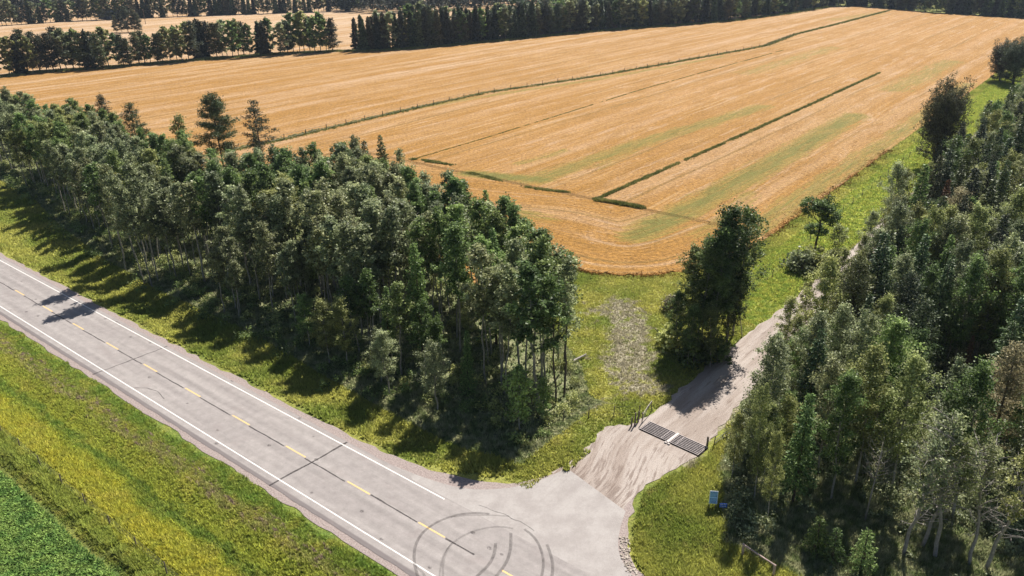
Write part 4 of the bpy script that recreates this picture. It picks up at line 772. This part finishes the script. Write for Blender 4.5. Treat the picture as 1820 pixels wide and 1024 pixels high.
while rx < 1490:
    for rowk in range(2 if rx < 760 else 3):
        px = rx+random.uniform(-3, 3)+rowk*3; py = hedge_y(px)-1.0; x, y = G(px, py); s_, t_ = ST(x, y); s_ -= rowk*5.0+random.uniform(0, 2); xx, yy = W(s_, t_); r = random.random()
        if rx < 760 and rowk and random.random() < .5: continue
        k = 'far_spruce' if r < (.55 if rx < 900 else .38) else ('far_pine' if r < .72 else 'far_aspen')
        if nn_ == 0: k = 'far_spruce'
        tone = random.choice(dict(far_pine=('pine', 'dusky'), far_aspen=('green', 'olive', 'grey'), far_spruce=('dusky', 'spruce'))[k]); hh_ = random.uniform(13.5, 17.5) if rx < 900 else random.uniform(13, 19); kd = 'poplar' if k == 'far_aspen' else k[4:]; nn_ += 1  # aspens of this hedgerow also go under the poplar name
        if 740 < px < 780: hh_ += 3
        part = 'left end' if px < 760 else ('left half' if px < 1000 else ('middle' if px < 1250 else 'far right half'))
        P(k+str(random.randrange(3)), tone, float(xx), float(yy), hh_, {'pine': 'pine_tree', 'poplar': 'poplar_tree', 'spruce': 'spruce_tree'}[kd], '%s %s %s, %s row, %s of long far hedgerow' % ('tall' if hh_ > 16 else 'lower', TONE[tone], kd, ('front', 'second', 'back')[rowk], part), kd, 'trees of the long far hedgerow', wsc=1.1)
    rx += random.uniform(8.5, 12) if rx > 800 else random.uniform(8, 12)
rx = 1486.0
while rx < 1860:      # edge of the big woods beyond the field, top right
    px = rx; py = float(np.interp(px, [a for a, b in FARE_PX], [b for a, b in FARE_PX]))-1.2; x, y = G(px, py); r = random.random(); k = 'far_spruce' if r < .55 else 'far_pine' if r < .8 else 'far_aspen'; kd = 'poplar' if k == 'far_aspen' else k[4:]  # the far_aspen ones at this edge are aspens called poplar
    tone = random.choice(dict(far_pine=('pine', 'dusky'), far_aspen=('green', 'grey'), far_spruce=('dusky', 'spruce'))[k]); hh_ = random.uniform(13, 18)
    P(k+str(random.randrange(3)), tone, x, y, hh_, {'pine': 'pine_tree', 'poplar': 'poplar_tree', 'spruce': 'spruce_tree'}[kd], '%s %s %s, %s edge of woods beyond wheat, top right' % ('tall' if hh_ > 15.5 else 'lower', TONE[tone], kd, 'left' if px < 1620 else ('middle' if px < 1740 else 'right')), kd, 'edge of the far right woods', wsc=1.15); rx += random.uniform(7, 11)
rx = -30.0
while rx < 640:      # row across the second field
    px = rx; py = float(np.interp(px, [-30, 0, 120, 300, 450, 600, 640], [48, 46, 38, 30, 25, 20, 20])); x, y = G(px, py); r = random.random(); k = 'far_aspen' if r < (.6 if px < 280 else .25) else ('far_spruce' if r < .8 else 'far_pine'); kd = 'poplar' if k == 'far_aspen' else k[4:]  # aspens of this row are likewise carried as poplar
    if 588 < px < 606: rx += 8; continue
    tone = random.choice(dict(far_pine=('pine', 'dusky'), far_aspen=('green', 'grey', 'grey'), far_spruce=('dusky', 'spruce'))[k]); hh_ = random.uniform(12, 17)
    P(k+str(random.randrange(3)), tone, x, y, hh_, {'pine': 'pine_tree', 'poplar': 'poplar_tree', 'spruce': 'spruce_tree'}[kd], '%s %s %s, %s of tree row behind pale far field' % ('tall' if hh_ > 14.5 else 'lower', TONE[tone], kd, 'left' if px < 210 else ('middle' if px < 420 else 'right')), kd, 'tree row behind the far field', wsc=1.2); rx += random.uniform(7, 10)
# ---- the mass of woods beyond (one object)
def woods(name, label, xy, hh_, tone='dusky'):
    R = np.random.RandomState(3); V = []; ti = []
    for (x, y) in xy:
        h_ = hh_*R.uniform(.75, 1.15); nk = 20; q = R.uniform(0, 1, nk); rr = 2.6*(1-q)**.7+.25; a = R.uniform(0, 6.28, nk)
        c = np.c_[x+rr*np.cos(a)*R.uniform(.2, 1, nk), y+rr*np.sin(a)*R.uniform(.2, 1, nk), h_*(.12+.88*q)]; v, t_ = leaves(c, 8, np.full(nk, .7), .62, R); V.append(v); ti.append(np.clip(t_*.6+R.uniform(-.1, .4), 0, 1))
    me = npmesh(name, np.concatenate(V), 4, LEAF[tone], np.concatenate(ti)); o = bpy.data.objects.new(name, me); COL.objects.link(o); tag(o, label, 'woods', kind='stuff')
xy = []
for px in np.arange(620, 1500, 6):
    for dpt in (0, 1, 2, 3): x, y = G(px, hedge_y(px)-6); s_, t_ = ST(x, y); a, b = W(s_-14-dpt*7+random.uniform(-2, 2), t_+random.uniform(-2, 2)); 
    if px > 1000:
        for dpt in range(5): x, y = G(px, hedge_y(px)); s_, t_ = ST(x, y); a, b = W(s_-16-dpt*6+random.uniform(-2, 2), t_+random.uniform(-3, 3)); xy.append((float(a), float(b)))
woods('hedgerow_woods', 'dense conifer woods filling in behind the long far hedgerow', xy, 16, 'spruce')
xy = []
for px in np.arange(590, 1560, 5):      # blue-dark woods behind, top centre
    for k in range(5): x, y = G(px+random.uniform(-3, 3), float(np.interp(px, [590, 700, 800, 1000, 1560], [21, 24, 20, 8, -14]))-k*3.4-random.uniform(0, 2)); xy.append((x, y))
for px in np.arange(1480, 1900, 6):
    for k in range(5): x, y = G(px+random.uniform(-3, 3), float(np.interp(px, [1480, 1580, 1820, 1900], [9, 13, 29, 34]))-k*3.0-random.uniform(0, 2)); xy.append((x, y))
for px in np.arange(-60, 150, 5):
    for k in range(4): x, y = G(px+random.uniform(-3, 3), 22-k*4-px*.05); xy.append((x, y))
woods('distant_woods', 'dark bluish mass of conifer woods along the top of the scene', xy, 18, 'dusky')
# ------------------------------------------------------------------ fences
M_POST = plain('weathered_post', (.16, .13, .11), .95, .3, 6.0); M_WIRE = plain('fence_wire', (.30, .29, .28), .5, .1, 2.0, .6); M_RAILW = plain('peeled_rail', (.40, .30, .27), .9, .25, 3.0)
def fence(label, P, step, hp=1.25, wires=3, name='wire_fence', wr=.006, pr=.055, zoff=0.0):
    Q = densify(P, .25); D = [Q[0]]; acc = 0
    for a, b in zip(Q[:-1], Q[1:]):
        acc += math.hypot(b[0]-a[0], b[1]-a[1])
        if acc >= step: D.append(b); acc = 0
    X = [tuple(map(float, W(*q))) for q in D]; root = empty(name, (X[0][0], X[0][1], 0)); tag(root, label, 'fence')
    o = np.array([X[0][0], X[0][1], 0]); tops = []
    for x, y in X:
        z = float(HG(x, y))+zoff; lx, ly = random.gauss(0, .03), random.gauss(0, .03); b = MB().tube([np.array([x, y, z-.3])-o, np.array([x+lx, y+ly, z+hp*random.uniform(.93, 1.05)])-o], [pr, pr*.85], 6).build('post', M_POST, root); tops.append((x, y, z))
    for k in range(wires):
        b = MB(); b.tube([np.array([x, y, z+hp*(.3+.3*k)])-o for x, y, z in tops], wr, 4); b.build('wire', M_WIRE, root)
fence('wire fence on leaning wooden posts between the yellow verge and the green crop', [(-70, -16.0), (2, -16.0)], 4.3, 1.2)
fence('post and wire fence on the curved grass strip across the wheat', [(a+.6, b) for a, b in STRIP[:8]], 7.0, 1.45, 3, wr=.012, pr=.11, zoff=.1)
fence('wire fence along the wheat edge left of the gravel lane', [(3.2, 62), (3.9, 70), (2.6, 90), (2.4, 110), (2.2, 140), (1.5, 200)], 6.0, 1.2, 3, wr=.008, pr=.06)
fence('wire fence running from the cattle guard to the wood corner', [(6.6, 25.2), (5.2, 24.0), (2.8, 22.0), (.5, 19.5)], 2.6, 1.35, 4)
fence('short fence with two wooden rails right of the cattle guard', [(14.9, 24.9), (15.3, 27.5), (15.6, 30.5)], 2.8, 1.2, 2, wr=.03)
# ------------------------------------------------------------------ cattle guard
M_STEEL = plain('worn_steel', (.40, .35, .34), .5, .2, 5, .1); M_PITSHADE = plain('guard_pit_shade', (.010, .008, .007), .95, .3, 4); M_CONC = plain('pale_concrete', (.55, .50, .47), .85, .1, 6)
gA = np.array(G(1137, 764)); gB = np.array(G(1240, 811)); gD = np.array(G(1151, 749)); gd = gB-gA; gl = float(np.linalg.norm(gd)); gth = math.atan2(gd[1], gd[0]); gw = float(np.linalg.norm(gD-gA))
root = empty('cattle_guard', (float(gA[0]), float(gA[1]), .02), gth); tag(root, 'steel barred cattle guard set across the gravel lane with a pale beam in the middle', 'cattle guard')
MB().box((gl/2, gw/2, .004), (gl+.2, gw+.1, .012)).build('pit_dark', M_PITSHADE, root)  # flat near-black sheet on the lane; shade below the bars painted in
half = gl/2
for k, (a, b) in enumerate(((0.0, half-.14), (half+.14, gl))):
    g = MB().tube([(a+.02, 0, .07), (a+.02, gw, .07)], .035, 6).build('grid_panel', M_STEEL, root)
    for q in (a+(b-a)*(.78 if k == 0 else .20), b-.03): g2 = MB().box((q, gw/2, .075), (.05, gw, .05)).build('cross_bar', M_STEEL, g)
    for j in range(8): MB().tube([(a, .06+j*(gw-.12)/7, .10), (b, .06+j*(gw-.12)/7, .10)], .042, 6).build('bar', M_STEEL, g)
MB().box((half, gw/2, .075), (.24, gw+.16, .13)).build('centre_beam', M_CONC, root)
for q in (half-.12, half+.22): MB().box((q, -.22, .06), (.24, .14, .12)).build('stone_block', M_CONC, root)
# tilted wings
for nm, lab, x0, dirv, L in (('wing', 'left', -.12, 1, 2.4),):
    wroot = empty('guard_wing', (float(G(1141, 752)[0]), float(G(1141, 752)[1]), .0), math.radians(58)); tag(wroot, 'tapering upright steel wing panel at the left end of the cattle guard', 'wing panel')
    MB().tube([(0, 0, 0), (0, 0, 1.25)], .05, 6).build('post', M_POST, wroot); MB().tube([(L, 0, 0), (L, 0, 1.3)], .04, 6).build('post', M_POST, wroot)
    MB().tube([(0, 0, .35), (L*.55, 0, .95), (L, 0, 1.28)], .03, 6).build('rail', M_STEEL, wroot); MB().tube([(0, 0, 1.0), (L*.6, 0, 1.25), (L, 0, 1.3)], .03, 6).build('rail', M_STEEL, wroot)
    for q in np.linspace(.3, L-.2, 6): MB().tube([(q, 0, .35+.35*q), (q, 0, 1.1+.08*q)], .014, 5).build('bar', M_STEEL, wroot)
wp = [(1128, 756, 1.5, 0), (1134, 750, 1.3, 1), (1122, 758, 1.1, 2)]
for px, py, hh_, k in wp:
    x, y = G(px, py); z = float(HG(x, y)); tag(MB().tube([(x, y, z-.2), (x+.05, y, z+hh_)], [.085, .07], 8).build('wooden_post', M_POST), ('tallest', 'middle', 'shortest')[k]+' of three dark wooden posts clustered left of the cattle guard', 'post', 'posts at the left of the cattle guard')
x, y = G(1257, 792); tag(MB().tube([(x, y, -.1), (x, y, 1.0)], [.11, .10], 8).build('wooden_post', M_POST), 'stout wooden post at the right end of the cattle guard', 'post')
# ------------------------------------------------------------------ signs and rail
M_BLUEP = plain('pale_blue_panel', (.32, .56, 1.0), .5, .08, 3); M_BLUED = plain('blue_lettering', (.05, .16, .30), .5, .05, 3); M_BLUES = plain('blue_sign_paint', (.02, .12, .62), .45, .08, 3); M_WHT = plain('white_sign_rim', (.75, .77, .80), .5, .05, 3); M_GALV = plain('galvanised_post', (.35, .35, .36), .45, .1, 4, .5)
x, y = G(1266, 905); z = float(HG(x, y)); sg = empty('notice_sign', (x, y, z), math.radians(-8)); tag(sg, 'upright pale blue notice sign with white rim and dark text rows, facing the corner grass', 'sign')
for q in (-.25, .25): MB().box((q, .06, .9), (.06, .06, 1.8)).build('post', M_GALV, sg)
MB().box((0, 0, 1.30), (.70, .02, 1.32)).build('rim', M_WHT, sg); pn = MB().box((0, -.02, 1.30), (.62, .012, 1.24)).build('panel', M_BLUEP, sg)
for r_ in range(9):
    if r_ == 4: continue
    zc = 1.82-r_*.13; b = MB(); xx = -.29; rr_ = random.Random(r_)
    while xx < .24: l_ = rr_.uniform(.05, .13); l_ = min(l_, .29-xx); b.box((xx+l_/2, -.031, zc), (l_, .006, .05)); xx += l_+.03
    b.build('text_row', M_BLUED, pn)
x, y = G(1284, 912); z = float(HG(x, y)); sg = empty('small_sign', (x, y, z), math.radians(-8)); tag(sg, 'small bright blue sign low on a thin post beside the pale blue notice', 'sign')
MB().box((0, .03, .5), (.04, .04, 1.0)).build('post', M_GALV, sg); pn = MB().box((0, 0, .85), (.62, .02, .42)).build('panel', M_BLUES, sg); b = MB()
for r_ in range(2):
    for k in range(4): b.box((-.2+.13*k, -.013, .95-.17*r_), (.09, .006, .05))
b.build('text_row', M_WHT, pn)
A_ = G(1319, 990); B_ = G(1374, 1026); za = float(HG(*A_)); zb = float(HG(*B_)); rl = empty('wooden_rail', (A_[0], A_[1], 0)); tag(rl, 'pale wooden rail on two square posts in the shaded grass at bottom right', 'rail')
dx, dy = B_[0]-A_[0], B_[1]-A_[1]; th_ = math.atan2(dy, dx); L = math.hypot(dx, dy)
for q in (0, 1): MB().box((dx*q, dy*q, (za, zb)[q]+.62), (.15, .15, 1.3), th_).build('post', M_RAILW, rl)
MB().tube([(0-.1*math.cos(th_), -.1*math.sin(th_), za+1.24), (dx*.5, dy*.5, (za+zb)/2+1.22), (dx+.1*math.cos(th_), dy+.1*math.sin(th_), zb+1.24)], .07, 8).build('rail', M_RAILW, rl)
# fallen log in the clearing
a = G(1019, 643); b_ = G(1042, 632); lg = MB(); lg.tube([(a[0], a[1], .08), ((a[0]+b_[0])/2, (a[1]+b_[1])/2, .14), (b_[0], b_[1], .2)], [.16, .13, .07], 8)
lg.tube([((a[0]+b_[0])/2, (a[1]+b_[1])/2, .14), (b_[0]+.3, b_[1]-.6, .4)], [.06, .03], 5); tag(lg.build('fallen_log', M_DEAD), 'pale bleached fallen log lying in the clearing beside the wood edge', 'log')
# rocks at the lane corner
h = SH('pale_rock'); n = h.noise(h.pos(), 3, 4); h.color(h.mix(h.rng(n, .35, .65), (.34, .29, .24), (.48, .42, .36))); h.bump(n, .05); M_ROCK = h.m
RK = np.random.RandomState(9); V = []; F = []
for k in range(150):
    px = 1102+RK.uniform(0, 18); py = 955+RK.uniform(0, 75); x, y = G(px+max(0, py-985)*.35, py); r_ = RK.uniform(.03, .12); n0 = len(V)
    ico = [(0, 0, 1), (.9, 0, .4), (.28, .85, .4), (-.72, .53, .4), (-.72, -.53, .4), (.28, -.85, .4), (.72, .53, -.4), (-.28, .85, -.4), (-.9, 0, -.4), (-.28, -.85, -.4), (.72, -.53, -.4), (0, 0, -1)]
    for c in ico: q = np.array(c)*r_*RK.uniform(.75, 1.2, 3); V.append((x+q[0], y+q[1], .02+r_*.3+q[2]*.7))
    for f in ((0, 1, 2), (0, 2, 3), (0, 3, 4), (0, 4, 5), (0, 5, 1), (1, 6, 2), (2, 7, 3), (3, 8, 4), (4, 9, 5), (5, 10, 1), (6, 7, 2), (7, 8, 3), (8, 9, 4), (9, 10, 5), (10, 6, 1), (11, 7, 6), (11, 8, 7), (11, 9, 8), (11, 10, 9), (11, 6, 10)): F.append([n0+i for i in f])
tag(mk('rubble', V, F, M_ROCK), 'pale broken rubble along the right edge of the side road mouth', 'rubble', kind='stuff')
# shed and poles far off
M_SHED = plain('dark_blue_sheet_metal', (.03, .045, .09), .6, .1, 1); M_ROOF = plain('slate_blue_roof', (.07, .09, .15), .5, .1, 1); M_DOOR = plain('shed_door', (.14, .15, .17), .6, .1, 1)
x, y = G(199, 33); sh = empty('shed', (x, y, 0), RA+.2); tag(sh, 'dark blue shed half hidden behind the tree row at top left', 'shed')
b = MB().box((0, 0, 2.2), (18, 9, 4.4)).build('wall', M_SHED, sh); mk('roof', [(-9.4, -4.9, 4.4), (9.4, -4.9, 4.4), (9.4, 4.9, 4.4), (-9.4, 4.9, 4.4), (-9.4, 0, 6.4), (9.4, 0, 6.4)], [(0, 1, 5, 4), (2, 3, 4, 5), (0, 4, 3), (1, 2, 5), (3, 2, 1, 0)], M_ROOF, sh)
MB().box((-3, -4.53, 1.6), (4, .06, 3.2)).build('door', M_DOOR, sh)
for k, (px, py, hh_, d) in enumerate([(259, 43, 9.5, 'left'), (541, 27, 9, 'middle'), (590, 20, 12, 'right')]):
    x, y = G(px, py); o = empty('utility_pole', (x, y, 0), RA); tag(o, d+' one of three thin utility poles in the pale far field', 'utility pole', 'utility poles in the far field')
    MB().tube([(0, 0, -.3), (0, 0, hh_)], [.2, .14], 8).build('pole', M_POST, o); MB().box((0, 0, hh_-.8), (2.4, .14, .16)).build('crossarm', M_POST, o)
# labels that several things still share are told apart by their order from the left
bpy.context.view_layer.update(); lab = {}
for o in SC.objects:
    if o.parent is None and o.get('category') and o.get('group'): lab.setdefault(o['label'], []).append(o)
ORD = ['second', 'third', 'fourth', 'fifth', 'sixth', 'seventh', 'eighth', 'ninth', 'tenth', 'eleventh', 'twelfth', 'thirteenth', 'fourteenth', 'fifteenth', 'sixteenth', 'seventeenth', 'eighteenth', 'nineteenth', 'twentieth']
for l, L_o in lab.items():
    if len(L_o) < 2: continue
    def sx(o): v = np.array(o.location)-np.array([0, 0, H]); return float(v@CR)/float(v@_F)
    L_o.sort(key=sx); n_ = len(L_o)
    for i, o in enumerate(L_o): o['label'] = ('leftmost: ' if i == 0 else 'rightmost: ' if i == n_-1 else ORD[min(i-1, 18)]+' from left: ')+l
# thin summer haze
hb = MB().box((-150, 900, 24.5), (3400, 2600, 58)).build('haze', None); hm_ = bpy.data.materials.new('haze_air'); hm_.use_nodes = True; hn = hm_.node_tree; hn.nodes.clear()
ou = hn.nodes.new('ShaderNodeOutputMaterial'); pv = hn.nodes.new('ShaderNodeVolumePrincipled'); pv.inputs['Color'].default_value = (.62, .74, .95, 1); pv.inputs['Density'].default_value = .00007; pv.inputs['Anisotropy'].default_value = .2
hn.links.new(pv.outputs[0], ou.inputs['Volume']); hb.data.materials.append(hm_); hb['kind'] = 'stuff'; hb['label'] = 'thin bluish summer haze over the whole scene'
print('COUNTS', COUNT)
